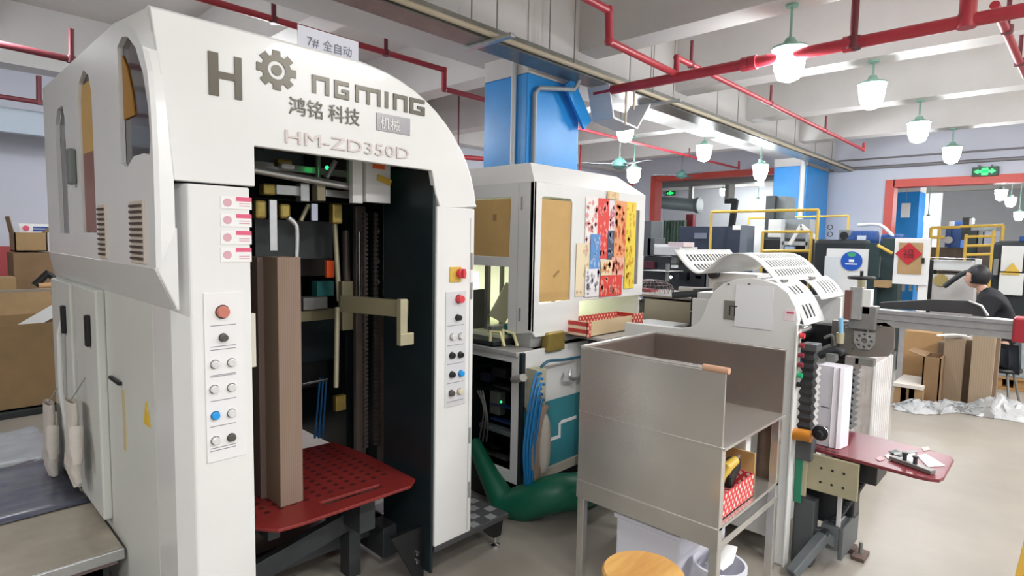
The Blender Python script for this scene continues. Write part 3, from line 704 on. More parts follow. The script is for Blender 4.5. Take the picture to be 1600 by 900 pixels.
# sign on top of the hood
p0 = W(466, 96, y=2.3); p1 = W(560, 96, y=2.3); zt = W(466, 38, y=2.3).z
x0 = p0.x; x1 = p1.x
sg = thing('number_notice', 'white paper sign lettered 7# with three Chinese characters, standing on the first machine roof', 'sign', ((x0+x1)/2, 2.3, 2.28))
B('card', mat('notice_card', '#dfe0ea', .6), sg, (x0, x1, 2.3, 2.304, 2.28, zt), bevel=0)
text('7#', .05, (W(479, 70, y=2.3).x, 2.298, W(479, 70, y=2.3).z), (1, 0, 0), mat('print_grey_dark', '#7d7f8c', .6), 'writing', sg, .0006)
text('全自动', .046, (W(504, 77, y=2.3).x, 2.298, W(504, 77, y=2.3).z), (1, 0, 0), mat('print_grey_dark', '#7d7f8c'), 'writing', sg, .0006)
# --- work gloves / cloth bundles hanging by the side doors
rag = mat('offwhite_cotton', '#d6cec4', .9, 0, var=.12, scale=14, bump=.3)
def glove(y, z, label, s=1):
    x = LX-.09
    t = thing('cotton_glove', label, 'glove', (x, y, z))
    m = MB()
    # cuff, palm and fingers as one swept body of ellipses
    prof = [(0, .056, .014), (-.05, .058, .016), (-.07, .05, .015), (-.11, .060, .018), (-.17, .064, .019), (-.20, .058, .016)]
    rings = []
    for dz, ry, rx in prof: rings.append([(x+rx*s*math.cos(a), y+ry*s*math.sin(a), z+dz*s) for a in [2*math.pi*k/14 for k in range(14)]])
    for A, Bq in zip(rings, rings[1:]): m.sheet([A+[A[0]], Bq+[Bq[0]]])
    bmesh.ops.remove_doubles(m.bm, verts=m.bm.verts[:], dist=1e-5); m.bm.faces.new([v for v in m.bm.verts if abs(v.co.z-(z-.20*s)) < 1e-5])
    m.build('palm', rag, t, smooth=True)
    for k, (dy, ln) in enumerate(((-.042, .075), (-.014, .095), (.014, .09), (.042, .065))):
        q = MB(); q.tube([(x, y+dy*s, z-.18*s), (x-.005, y+dy*s*1.05, z-(.18+ln*.5)*s), (x+.004, y+dy*s*1.1, z-(.18+ln)*s)], [.017*s, .016*s, .010*s]); q.build('finger', rag, t, smooth=True)
    q = MB(); q.tube([(x, y-.05*s, z-.08*s), (x-.01, y-.085*s, z-.13*s), (x-.01, y-.09*s, z-.18*s)], [.02*s, .018*s, .012*s]); q.build('thumb', rag, t, smooth=True)
    q = MB(); q.cyl((x, y, z), (LX-.02, y, z+.12), .003, n=6); q.build('hook', grey, t)
    return t
glove(3.86, .70, 'farther off-white cotton glove hanging on the first machine side door', 1.5)
glove(3.24, .84, 'nearer off-white cotton glove hanging on the first machine side', 1.45)
mb = MB(); mb.tube([(LX-.02, 3.60, 1.3), (LX-.07, 3.60, 1.1), (LX-.07, 3.62, .8), (LX-.04, 3.6, .45)], .012); o = mb.build('white_cable', mat('white_cable', '#dcdcd8', .5), smooth=True); tag(o, 'white cable running down the far side door of the first machine', 'cable')
# ================================================================ LEFT SIDE: platform, cartons, bench
plt = thing('low_platform', 'low worn wooden platform on a dark frame at lower left', 'platform', (-.1, 3.8, 0))
wornw = mat('worn_board', '#a69d8e', .7, 0, var=.3, scale=3, bump=.1)
B('board', wornw, plt, (-.9, .585, 2.76, 4.9, .27, .305), bevel=.004)
B('edge_strip', alu, plt, (-.9, .588, 2.745, 2.76, .255, .300))
B('under_board', mat('pinkish_board', '#8f7d78', .7), plt, (-.88, .57, 2.78, 4.88, .225, .255))
mb = MB()
for x in (-.8, -.2, .45):
    for y in (2.85, 4.7): mb.box(x, x+.08, y, y+.08, 0, .225)
mb.box(-.85, .55, 2.85, 2.9, .15, .225); mb.box(-.85, .55, 4.7, 4.75, .15, .225); mb.box(-.8, -.74, 2.85, 4.75, .15, .225); mb.build('frame', dgrey, plt)
def sheetthing(name, m, pts_z, nx, ny, label, cat, amp=.004, seed=1):
    (x0, x1, y0, y1, z) = pts_z; r = random.Random(seed); rows = []
    for i in range(nx+1):
        rows.append([(x0+(x1-x0)*i/nx+(r.uniform(-1, 1)*.012 if i in (0, nx) else 0), y0+(y1-y0)*j/ny+(r.uniform(-1, 1)*.012 if j in (0, ny) else 0), z+r.random()*amp) for j in range(ny+1)])
    q = MB(); q.sheet(rows); o = q.build(name, m, smooth=True, solid=.003); tag(o, label, cat); return o
sheetthing('blue_sheet', mat('navy_film', '#454a66', .3, 0, col2='#77777c', scale=5, stretch=(1, 3, 1)), (-.9, .58, 3.32, 4.15, .307), 10, 8, 'shiny navy blue sheet with pale scuffs on the low platform', 'sheet', .01)
sheetthing('grey_sheet', mat('light_grey_film', '#a9adb0', .4, 0, var=.25, scale=6), (-.9, .57, 4.12, 4.88, .309), 10, 8, 'light grey wrinkled sheet at the back of the low platform', 'sheet', .014, 2)
# open carton on the floor
def carton(name, label, x0, x1, y0, y1, z0, z1, m=card, open_=False, flaps=(), wall=.012, group=None):
    t = thing(name, label, 'carton', ((x0+x1)/2, (y0+y1)/2, z0), group)
    if open_:
        q = MB(); q.box(x0, x1, y0, y1, z0, z0+wall); q.box(x0, x0+wall, y0, y1, z0, z1); q.box(x1-wall, x1, y0, y1, z0, z1); q.box(x0, x1, y0, y0+wall, z0, z1); q.box(x0, x1, y1-wall, y1, z0, z1)
        q.build('carton_body', m, t)
    else: B('carton_body', m, t, (x0, x1, y0, y1, z0, z1), bevel=.006)
    for f in flaps:
        s, L, ang = f; dz = L*math.sin(ang); dh = L*math.cos(ang); q = MB()
        if s == 'y0': q.sheet([[(x0, y0, z1), (x1, y0, z1)], [(x0+.02, y0-dh, z1+dz), (x1-.02, y0-dh, z1+dz)]])
        if s == 'y1': q.sheet([[(x0, y1, z1), (x1, y1, z1)], [(x0+.02, y1+dh, z1+dz), (x1-.02, y1+dh, z1+dz)]])
        if s == 'x0': q.sheet([[(x0, y0, z1), (x0, y1, z1)], [(x0-dh, y0+.02, z1+dz), (x0-dh, y1-.02, z1+dz)]])
        if s == 'x1': q.sheet([[(x1, y0, z1), (x1, y1, z1)], [(x1+dh, y0+.02, z1+dz), (x1+dh, y1-.02, z1+dz)]])
        q.build('flap', m, t, solid=.006)
    return t
carton('open_carton', 'big open brown carton on the floor below the bench at far left, scrap paper inside', .16, 1.05, 6.5, 7.3, 0.06, .80, open_=True, flaps=(('x0', .2, -.9), ('y1', .22, 1.2)))
carton('floor_carton', 'brown carton behind the big open carton, under the pale bench', .4, 1.3, 7.45, 7.95, 0, .86, m=card2)
B_ = MB(); B_.box(.14, 1.1, 6.45, 7.35, .0, .055); o = B_.build('dolly_board', dgrey, bevel=.004); tag(o, 'dark flat pallet under the big open carton', 'pallet')
q = MB(); q.sheet([[(.75, 6.6, .72), (1.0, 6.55, .88)], [(.7, 6.9, .74), (.98, 6.9, .92)]]); o = q.build('paper_scrap', paper, solid=.003); tag(o, 'white sheet sticking out of the big open carton', 'paper')
bn = thing('bench', 'pale topped bench carrying cartons at far left', 'bench', (.4, 8.0, 0))
B('bench_top', mat('pale_grey_top', '#b4b9bb', .5), bn, (-1.2, 1.6, 7.5, 8.7, .93, 1.0)); B('bench_rim', mat('wood_edge', '#a59784', .6), bn, (-1.2, 1.6, 7.47, 7.5, .99, 1.03))
for x in (-1.1, 1.5):
    for y in (7.56, 8.6): B('leg', dgrey, bn, (x-.03, x+.03, y-.03, y+.03, 0, .93))
def yb(u0, v0, u1, v1, y): return RY(u0, v0, u1, v1, y)
a = yb(20, 395, 88, 452, 7.9); carton('carton', 'lower brown carton on the bench at far left', a[0]+.0, a[1]+.05, 7.9, 8.4, 1.0, a[3]+.0, m=card2)
b = yb(22, 363, 75, 395, 7.95); carton('carton', 'tilted open brown carton on top of the lower one at far left', b[0], b[1], 7.95, 8.35, a[3]+.012, b[3], m=card, open_=True, flaps=(('x0', .17, 1.4), ('x1', .1, .8)))
b2 = yb(28, 352, 60, 364, 8.34); q = MB(); q.box(b2[0], b2[1]+.1, 8.28, 8.30, b[3]-.28, b2[3]+.02)
t = thing('printed_box', 'white box with blue and pink printing inside the tilted carton', 'box', ((b2[0]+b2[1])/2, 8.29, b[3]-.28)); q.build('box_body', paper, t)
q = MB(); 
for k in range(2): q.box(b2[0]+.12, b2[0]+.3, 8.277, 8.28, b2[3]-.03-k*.03, b2[3]-.01-k*.03)
q.build('blue_print', mat('print_blue', '#3c5ab0', .6), t)
q = MB(); q.cyl((b2[0]+.06, 8.277, b2[3]-.03), (b2[0]+.06, 8.28, b2[3]-.03), .03, n=14); q.build('pink_print', ptx, t)
c = yb(0, 432, 22, 455, 7.8); carton('carton', 'small flat tan carton at the left end of the bench', c[0]-.3, c[1], 7.6, 7.88, 1.0, c[3], m=card)
p = W(78, 430, y=7.6)
t = thing('wrapped_bundle', 'small bundle of tools with a tan grip on the bench end at far left', 'bundle', (p.x, 7.62, 1.0))
q = MB(); q.tube([(p.x-.12, 7.62, 1.05), (p.x-.02, 7.62, 1.17), (p.x+.08, 7.65, 1.08)], .04); q.build('black_cloth', black, t, smooth=True)
q = MB(); q.tube([(p.x-.1, 7.56, 1.045), (p.x+.1, 7.56, 1.05)], .035); q.build('tan_roll', mat('tan_roll', '#c79a6c', .7), t, smooth=True)
# ================================================================ SECOND MACHINE (white hood over grey cabinet, posters taped on)
M2 = thing('gluing_machine', 'white hooded second machine with boarded-up windows, behind the steel cart', 'machine', (3.1, 2.8, 0))
Y2 = 2.25; X2 = 2.54; XE = 3.76; YB = 3.35
zt, zc = 2.06, 1.943
f = lambda u, v: tuple(W(u, v, y=Y2))
mb = MB()
ol = [(X2, Y2, zc), (XE, Y2, zc), (XE, Y2, 1.22), (3.0, Y2, 1.22), (2.99, Y2, 1.03), (2.58, Y2, 1.03), (X2, Y2, 1.07)]
win = [(2.612, 1.852), (2.63, 1.862), (2.885, 1.862), (2.90, 1.84), (2.90, 1.235), (2.605, 1.225)]
win2 = [(3.645, 1.83), (3.69, 1.83), (3.69, 1.30), (3.645, 1.30)]
mb.plate(ol, [[(x, Y2, z) for x, z in win], [(x, Y2, z) for x, z in win2]], thick=(0, .02, 0)); mb.build('front_panel', white, M2, bevel=.003)
mb = MB(); e = .05
top = [(X2+e, Y2+e*1.6, zt), (XE-.26, Y2+e*1.6, zt), (XE-.26, YB-e, zt), (X2+e, YB-e, zt)]
bot = [(X2, Y2, zc), (XE, Y2, zc), (XE, YB, zc), (X2, YB, zc)]
mb.loft(top+[top[0]], bot+[bot[0]]); mb.bm.faces.new([mb.bm.verts.new(p) for p in top]); mb.build('hood_top', white, M2, bevel=.002)
# left side with a framed window and the lit opening under it
ls = [(X2, Y2+.0, zc), (X2, YB, zc), (X2, YB, 1.03), (X2, 2.95, 1.03), (X2, 2.95, 1.44), (X2, 2.445, 1.44), (X2, 2.445, 1.03), (X2, Y2, 1.06)]
sw = [(X2, 2.435, 1.86), (X2, 2.80, 1.86), (X2, 2.80, 1.50), (X2, 2.445, 1.50)]
mb = MB(); mb.plate(ls, [sw], thick=(.02, 0, 0)); mb.box(X2, X2+.03, Y2+.0005, Y2+.03, 1.07, zc-.001); mb.build('side_panel', white2, M2, bevel=.003)
B('right_end', white2, M2, (XE-.02, XE, Y2+.02, YB, 1.0, zc)); B('back_panel', white2, M2, (X2, XE, YB-.02, YB, 1.0, zc))
for nm, bx in (('window_board', (2.607, 2.893, Y2+.006, Y2+.012, 1.235, 1.848)), ('side_window_board', (X2+.006, X2+.012, 2.445, 2.79, 1.50, 1.85))):
    w = B(nm, cardy, M2, bx, bevel=0)
    if nm == 'window_board': 
        q = MB(); q.bar((2.74, Y2+.004, 1.385), (2.79, Y2+.004, 1.42), .003, .016); q.build('scribble', mat('pencil_brown', '#9a7a4a'), w)
    else: B('label_mark', mat('pencil_brown', '#9a7a4a'), w, (X2+.003, X2+.006, 2.56, 2.59, 1.72, 1.76), bevel=0)
B('smoked_pane', mat('smoked_pane_grey', '#7d7a7c', .15), M2, (3.645, 3.69, Y2+.008, Y2+.012, 1.30, 1.83), bevel=0)
for a_, b_ in ((1.86, 1.78), (1.20, 1.12)): B('hinge', mat('hinge_grey', '#a9a6a6'), M2, (X2-.006, X2, 2.335, 2.35, b_, a_))
B('door_seam', mat('seam_shadow_grey', '#aaaaa8'), M2, (X2-.001, X2, 2.37, 2.373, 1.05, 1.93), bevel=0)
# tapering chin under the hood corner
mb = MB(); A = [(2.58-.04, Y2, 1.07), (2.99, Y2, 1.03), (2.99, 2.6, 1.03), (X2, 2.44, 1.07)]; Bt = [(2.60, Y2+.06, .955), (2.97, Y2+.06, .955), (2.97, 2.6, .955), (2.60, 2.42, .955)]
mb.loft(A+[A[0]], Bt+[Bt[0]]); mb.bm.faces.new([mb.bm.verts.new(p) for p in Bt]); mb.build('chin', mat('chin_grey', '#b5b6b5', .45), M2)
# interior: pale lit worktop, rear lining
inn = mat('inner_pale_green', '#dfe3c4', .5)
B('inner_floor', inn, M2, (X2+.02, XE-.02, 2.5, YB-.02, .99, 1.01), bevel=0)
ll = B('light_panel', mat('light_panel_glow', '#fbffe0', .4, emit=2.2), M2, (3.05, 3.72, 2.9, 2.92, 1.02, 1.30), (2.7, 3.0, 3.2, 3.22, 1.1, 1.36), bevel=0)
for i, (x, w) in enumerate(((2.66, .03), (2.80, .02), (3.35, .02))): B('inner_post', grey, M2, (x, x+w, 2.75, 2.78, 1.01, 1.5))
q = MB(); q.bar((2.7, 2.7, 1.08), (2.78, 2.62, 1.30), .06, .12); q.build('feeder_arm', mat('putty', '#b7b59c', .5), M2, bevel=.006)
B('feeder_bracket', dgrey, M2, (2.60, 2.72, 2.82, 2.86, 1.01, 1.27)); B('teal_cup', mat('teal_box', '#2c8a86'), M2, (2.6, 2.68, 2.46, 2.54, 1.01, 1.08), bevel=.01)
B('inner_rail', alu, M2, (X2+.02, 3.0, 2.6, 2.64, 1.02, 1.06))
# machine bed and ledge
bed = mat('bed_light_grey', '#c0c0be', .4, .3)
B('bed', mat('bed_dark', '#2d3535', .4), M2, (2.44, 3.9, 2.46, 3.3, .965, .99), (2.47, 3.9, 2.62, 3.3, .90, .965))
B('ledge', bed, M2, (2.425, 2.60, 2.26, 3.1, .93, .955), (2.9, 3.9, Y2+.03, 2.5, .97, 1.0))
mb = MB(); mb.tube([(2.45, 2.50, .97), (2.45, 2.50, 1.05), (2.47, 2.44, 1.05), (2.47, 2.40, .97)], .010); mb.tube([(2.5, 2.44, .97), (2.5, 2.44, 1.06), (2.53, 2.38, 1.04), (2.53, 2.35, .97)], .010); mb.build('wire_loops', mat('wire_cream', '#d6cf9c', .4), M2, smooth=True)
q = MB(); bxY(q, 858, 521, 883, 546, Y2-.03, .06); q.build('brass_bracket', brass, M2, bevel=.008)
# lower cabinet: open framed door on the left face, white and teal panel on the front face
Xc = 2.45
mb = MB(); mb.plate([(Xc, 2.262, .94), (Xc, 2.92, .94), (Xc, 2.92, .16), (Xc, 2.262, .16)], [[(Xc, 2.32, .885), (Xc, 2.86, .885), (Xc, 2.86, .23), (Xc, 2.32, .23)]], thick=(.02, 0, 0)); mb.build('door_frame', white2, M2, bevel=.004)
B('corner_post', teal, M2, (Xc+.0, Xc+.03, 2.235, 2.26, .12, .95))
B('cabinet_back', mat('cabinet_dark', '#1c2226', .6), M2, (3.0, 3.01, 2.28, 2.95, .1, .93), (Xc+.02, 3.0, 2.95, 2.96, .1, .93), (Xc+.02, 3.0, 2.28, 2.95, .1, .12), bevel=0)
B('cabinet_front', white2, M2, (Xc+.03, 3.5, Y2+.0, Y2+.02, .62, .955), bevel=.003)
tealp = mat('teal_cabinet', '#3f8d98', .45, 0, var=.12, scale=4)
B('cabinet_front_teal', tealp, M2, (Xc+.03, 3.5, Y2+.002, Y2+.018, .2, .62), bevel=.002)
q = MB()
for bx in ((2.72, 2.84, .36, .38), (2.82, 2.84, .38, .46), (2.84, 3.0, .45, .47), (2.6, 2.72, .36, .38)): q.box(bx[0], bx[1], Y2-.001, Y2+.002, bx[2], bx[3])
q.build('white_stripe', paper, M2)
B('skirt', mat('skirt_cream', '#b9b2a4', .5), M2, (2.5, 3.5, Y2-.01, Y2+.02, .14, .2))
B('plinth', black, M2, (2.46, 3.8, 2.3, 3.2, 0, .12)); B('side_body', mat('cabinet_dark', '#1c2226'), M2, (3.02, 3.86, 2.3, 3.2, .12, .9))
# things inside the cabinet
for i, (u0, v0, u1, v1, m, nm) in enumerate(((768, 572, 790, 592, black, 'relay'), (750, 580, 764, 598, mat('violet_dark', '#2d2b4a'), 'relay'), (765, 610, 780, 650, grey, 'steel_block'),
        (770, 600, 797, 612, black, 'terminal_rail'), (765, 630, 797, 640, mat('navy_block', '#20386a'), 'terminal_rail'), (765, 655, 797, 662, mat('navy_block', '#20386a'), 'terminal_rail'),
        (748, 660, 797, 684, mat('grey_tray', '#6d7274', .5), 'tray'), (756, 694, 776, 704, black, 'relay'), (750, 702, 792, 722, mat('rubble_grey', '#4f4b49', .8, 0, var=.5, scale=30), 'cable_heap'))):
    q = MB(); bxX(q, u0, v0, u1, v1, 2.62+.02*(i % 3), .06); q.build(nm, m, M2, bevel=.006)
q = MB(); q.cyl(W(783, 628, x=2.6), W(783, 628, x=2.615), .007, n=10); q.build('green_indicator', mat('green_led', '#1fe06a'), M2)
for k in range(3): q = MB(); q.tube(spline([W(746+k*4, 610, x=2.6), W(756+k*3, 640+k*8, x=2.58), W(748+k*6, 690, x=2.6)], 5), .006); q.build('loose_wire', grey, M2, smooth=True)
q = MB(); q.cyl(W(803, 593, x=2.44), W(818, 590, x=2.36), .022); q.build('door_knob', mat('beige_knob', '#a8a49c', .4), M2, smooth=True)
# manifold with blue air hoses and brown hose loop
mf = thing('hose_manifold', 'grey valve manifold block with looping blue hoses on the second machine front', 'manifold', (2.56, 2.2, .75))
B('block', mat('putty', '#b7b59c'), mf, (2.50, 2.58, 2.16, 2.245, .60, .86), bevel=.004)
hb = mat('air_hose_bright', '#1b79b5', .35)
for k in range(7):
    z0 = .84-k*.03; y = 2.15-.012*(k % 3); dx = .012*k
    pts = [(2.52, y, z0), (2.45+dx*.4, y-.02, z0+.0), (2.39+dx*.7, y-.03, z0-.16), (2.365+dx, y-.02, .45), (2.40+dx*.6, y, .26), (2.44, y+.02, .17)]
    q = MB(); q.tube(spline(pts, 6), .008, n=8); q.build('air_hose', hb, mf, smooth=True)
tan = mat('tan_hose', '#a38d7c', .5)
for k in range(3):
    x = 2.53+.02*k; pts = [(x, 2.14, .64), (2.45+.02*k, 2.12, .56), (2.42+.02*k, 2.12, .40), (2.46+.02*k, 2.13, .24), (2.53, 2.15, .16)]
    q = MB(); q.tube(spline(pts, 6), .013, n=8); q.build('brown_hose', tan, mf, smooth=True)
q = MB(); q.tube(spline([(2.55, 2.15, .60), (2.52, 2.10, .48), (2.50, 2.10, .36), (2.53, 2.12, .27)], 6), [.012]*3+[.03]*16+[.012]*(19-19), n=10) if False else q.lathe((2.53, 2.13, .26), [(.02, 0), (.04, .06), (.045, .2), (.035, .3), (.02, .34)], 16); q.build('filter_cup', mat('clear_cup', '#cfc8bd', .3), mf, smooth=True)
q = MB(); q.tube(spline([(2.54, 2.17, .87), (2.60, 2.16, .90), (2.75, 2.17, .885), (2.95, 2.2, .87)], 6), .009, n=8); q.build('teal_hose', mat('teal_hose', '#235c72', .4), mf, smooth=True)
q = MB(); q.tube(spline([(2.86, 2.2, .80), (2.84, 2.19, .76), (2.9, 2.19, .74), (2.98, 2.2, .75)], 6), .012, n=8); q.build('cable_loop', alu, mf, smooth=True)
# green suction duct on the floor
q = MB(); pts = spline([W(740, 690, x=2.44), W(772, 757, x=2.40), W(800, 788, x=2.42), (2.52, 2.02, .17), (2.72, 1.96, .15), (3.05, 1.98, .16), (3.4, 2.05, .17)], 6)
n_ = len(pts); q.tube(pts, [.04+.065*min(1, i/14) for i in range(n_)], n=20); o = q.build('green_duct', mat('green_rubber', '#12664c', .42, 0, var=.15), smooth=True); tag(o, 'thick green rubber suction duct lying in front of the second machine', 'duct')
B_ = MB(); B_.plate([(2.42, 2.45, .12), (2.42, 2.9, .12), (2.42, 2.9, .5)], thick=(.01, 0, 0)); B_.build('guard_plate', teal, M2)
# --- printed sheets taped on the hood front
def sheet_art(name, base, spots, seed, x0, x1, z0, z1, label, n=40, m=None):
    t = thing(name, label, 'poster', ((x0+x1)/2, Y2-.004, z0), 'printed sheets taped to the second machine')
    B('sheet', m or mat(name+base, base, .6), t, (x0, x1, Y2-.004-.0006*seed, Y2-.0035-.0006*seed, z0, z1), bevel=0)
    r = random.Random(seed); q = MB(); yy = Y2-.005-.0006*seed
    for k in range(n):
        cx, cz = r.uniform(x0+.012, x1-.012), r.uniform(z0+.02, z1-.02); w, h = r.uniform(.006, .018), r.uniform(.010, .03)
        q.plate([(cx-w, yy, cz), (cx, yy, cz-h), (cx+w, yy, cz), (cx, yy, cz+h)], thick=(0, .0008, 0))
    q.build('printed_pattern', mat('spots'+spots, spots, .6), t); return t
X_ = lambda u, v=380: W(u, v, y=Y2).x
Zf = lambda u, v: W(u, v, y=Y2).z
def S_(u0, u1, v0, v1): return X_(u0), X_(u1), Zf((u0+u1)/2, v1), Zf((u0+u1)/2, v0)
sheet_art('printed_sheet', '#efe9e4', '#e59a94', 1, *S_(913, 934, 308, 398), 'white sheet with pink lettering at the upper left of the taped posters', 30)
sheet_art('printed_sheet', '#ecdcb9', '#c9b491', 2, *S_(900, 930, 380, 462), 'tan paper strip at the far left of the taped posters', 14)
sheet_art('printed_sheet', '#e4483f', '#f3918a', 3, *S_(932, 949, 310, 404), 'bright red envelope sheet in the middle of the taped posters', 26)
sheet_art('printed_sheet', '#eedfe0', '#cf7f86', 4, *S_(949, 958, 314, 360), 'narrow pink and white sheet between the red and the orange posters', 12)
sheet_art('printed_sheet', '#4a4c62', '#8a93b5', 5, *S_(948, 957, 360, 405), 'narrow dark blue sheet between the red and the orange posters', 10)
sheet_art('printed_sheet', '#e8a06a', '#d8653c', 6, *S_(958, 976, 314, 402), 'orange patterned sheet at the upper right of the taped posters', 46)
sheet_art('printed_sheet', '#e9cf3f', '#d9a92a', 7, *S_(976, 991, 316, 450), 'long yellow patterned sheet at the right of the taped posters', 40)
sheet_art('printed_sheet', '#e8b09a', '#cf6a4e', 8, *S_(955, 975, 402, 432), 'pale salmon sheet under the orange poster', 24)
sheet_art('printed_sheet', '#dd4238', '#f0a08c', 9, *S_(938, 972, 430, 462), 'wide red sheet with arches at the bottom of the taped posters', 30)
sheet_art('printed_sheet', '#5d92cf', '#9dbbe4', 10, *S_(921, 936, 366, 420), 'blue sheet with a curved left edge on the taped posters', 12)
sheet_art('printed_sheet', '#eceaea', '#9a9ca8', 11, *S_(914, 936, 420, 463), 'white sheet with small grey print at the lower left of the taped posters', 24)
sheet_art('printed_sheet', '#e4c79a', '#d6b682', 12, *S_(945, 963, 299, 311), 'small tan tape patch above the red poster', 3)
sheet_art('printed_sheet', '#e9d8b4', '#d9945c', 13, *S_(938, 955, 406, 430), 'cream and orange striped sheet below the red poster', 12)
# red diamond patterned open tray standing on the bed between the cart and the machine
dm = diamonds('argyle_red', '#c8403c', '#f2d2b6', .035)
tb = thing('patterned_tray', 'shallow red diamond-patterned box with a tan front, behind the steel cart rim', 'box', (3.1, 2.05, .98))
x0 = W(918, 510, y=2.1).x; x1 = W(1003, 510, y=2.1).x; z0 = 1.0; z1 = 1.085
zt_ = W(960, 497, y=2.1).z; zb_ = W(960, 520, y=2.1).z
q = MB(); q.box(x0, x1, 2.1, 2.106, zb_, zt_); q.build('tan_front', mat('tan_front_card', '#d8bf98', .7), tb)
q = MB(); q.box(x0, x1, 2.30, 2.306, zb_, zt_); q.box(x0, x0+.006, 2.1, 2.3, zb_, zt_); q.box(x1-.006, x1, 2.1, 2.3, zb_, zt_); q.box(x0, x1, 2.1, 2.3, zb_, zb_+.005); q.build('patterned_sides', dm, tb)
q = MB(); q.box(x1-.13, x1+.002, 2.094, 2.1, zb_-.005, zt_+.008); q.box(x0-.002, x0+.03, 2.094, 2.1, zb_, zt_); q.build('patterned_front', dm, tb)
sh = thing('steel_ledge', 'pale steel ledge running between the second and third machines', 'ledge', (3.3, 2.1, 0))
B('ledge_top', bed, sh, (2.94, 4.0, 2.0, 2.32, zb_-.02, zb_-.001)); B('ledge_leg', dgrey, sh, (2.98, 3.02, 2.12, 2.16, 0, zb_-.02), (3.9, 3.94, 2.12, 2.16, 0, zb_-.02))

# ================================================================ STEEL CART
ct = thing('steel_cart', 'open-topped stainless steel cart with a low shelf, in front of the third machine', 'cart', (2.42, 1.24, 0))
xa, xb, ya, yb_ = 2.12, 2.765, .897, 1.57
B('front_panel', steel, ct, (xa-.006, xa+.002, ya-.002, yb_, .829, 1.12), (xa-.005, xa+.003, ya-.002, yb_, .50, .829), bevel=.002)
B('back_lower_panel', mat('steel_brown_reflection', '#6b5a50', .3, .7, var=.3, scale=6), ct, (xb-.012, xb-.006, .91, 1.0, .44, .82), bevel=.001)  # stainless panel, its brown reflection painted into the colour
B('fold_line', mat('steel_fold', '#d5d3ce', .25, .8), ct, (xa-.009, xa-.005, ya, yb_, .826, .832), bevel=0)
B('left_panel', mat('inner_steel_reflection', '#8d8079', .3, .65, var=.15, scale=2), ct, (xa, xb, yb_-.008, yb_, .53, 1.12), bevel=.002)  # darker brown stands in for reflections on the stainless inner faces
st2 = mat('inner_steel_reflection', '#8d8079', .3, .65, var=.15, scale=2)
B('back_panel', st2, ct, (xb-.008, xb, ya, yb_, .829, 1.12), bevel=.002)
B('tray_floor', steel, ct, (xa, xb, ya-.012, yb_, .819, .832), bevel=.002)
q = MB(); q.cyl((xa, ya+.02, 1.125), (xa, yb_, 1.125), .008, n=10); q.cyl((xa, yb_, 1.125), (xb, yb_, 1.125), .008, n=10); q.cyl((xb, yb_, 1.125), (xb, ya, 1.125), .006, n=10); q.build('rolled_rim', mat('steel_rim', '#dddbd6', .2, .8), ct, smooth=True)
for x in (xa, xb-.035):
    for y in (ya, yb_-.035): B('leg', steel, ct, (x, x+.035, y, y+.035, 0, .829))
B('lower_shelf', steel, ct, (xa, xb, ya, yb_, .495, .51), (xa, xb, ya-.002, ya+.004, .45, .42)); B('lower_rail', steel, ct, (xa-.010, xa+.002, ya-.004, yb_+.001, .425, .51), bevel=.002)
# cardboard tube end taped at the cart's near corner
q = MB(); q.cyl((xa, ya+.09, 1.128), (xa, ya-.012, 1.128), .013, n=16); o = q.build('tape_core', mat('kraft_core', '#c89d80', .6), smooth=True); tag(o, 'short cardboard tube taped over the near corner of the steel cart rim', 'tube')
# box with tools on the lower shelf
tl = thing('patterned_box', 'red box with a white lattice pattern holding tools on the steel cart lower shelf', 'box', (2.308, 1.015, 0.511))
bx0, bx1, by0, by1, bz = 2.165, 2.52, .92, 1.15, .511
dm2 = diamonds('argyle_white', '#d23f43', '#f3dcd2', .034, ('XY', 'Z'))
q = MB(); q.box(bx0, bx1, by0, by0+.005, bz, bz+.10); q.box(bx0, bx0+.005, by0, by1, bz, bz+.10); q.box(bx1-.005, bx1, by0, by1, bz, bz+.10); q.box(bx0, bx1, by1-.005, by1, bz, bz+.13); q.box(bx0, bx1, by0, by1, bz, bz+.004); q.build('box_sides', dm2, tl)
q = MB(); q.tube([(2.197, 0.997, 0.585), (2.215, 0.978, 0.640), (2.280, 0.969, 0.654)], [.022, .024, .018]); o = q.build('screwdriver', yel, smooth=True); tag(o, 'yellow handled screwdriver standing in the red lattice box', 'screwdriver')
t = thing('hand_tool', 'black power tool lying in the red lattice box', 'tool', (2.289, 0.997, 0.585))
q = MB(); q.bar((2.197, 0.978, 0.585), (2.381, 1.015, 0.603), .06, .06); q.build('tool_body', black, t, bevel=.012)
q = MB(); q.cyl((2.381, 1.015, 0.608), (2.455, 1.025, 0.612), .016, .006); q.build('tool_bit', grey, t)
q = MB(); q.bar((2.215, 1.071, 0.575), (2.418, 1.089, 0.631), .02, .02); o = q.build('screwdriver', mat('tool_blue', '#4b79b5', .4), bevel=.004); tag(o, 'blue handled screwdriver leaning in the red lattice box', 'screwdriver')
q = MB(); q.sheet([[(2.261, 1.311, 0.640), (2.418, 1.292, 0.677)], [(2.280, 1.385, 0.769), (2.455, 1.348, 0.806)]]); o = q.build('paper_wad', mat('gold_paper', '#b9a04a', .4, .3), solid=.004); tag(o, 'crumpled gold paper behind the red lattice box', 'paper')
q = MB(); q.box(2.60, 2.61, .95, 1.12, .511, .67); o = q.build('cardboard_sheet', cardy, bevel=.002); tag(o, 'tan cardboard sheet standing behind the red lattice box', 'cardboard')
q = MB(); q.box(2.635, 2.69, 1.005, 1.16, .511, .78); o = q.build('white_carton', paper, bevel=.004); tag(o, 'white box at the back of the steel cart lower shelf', 'box')
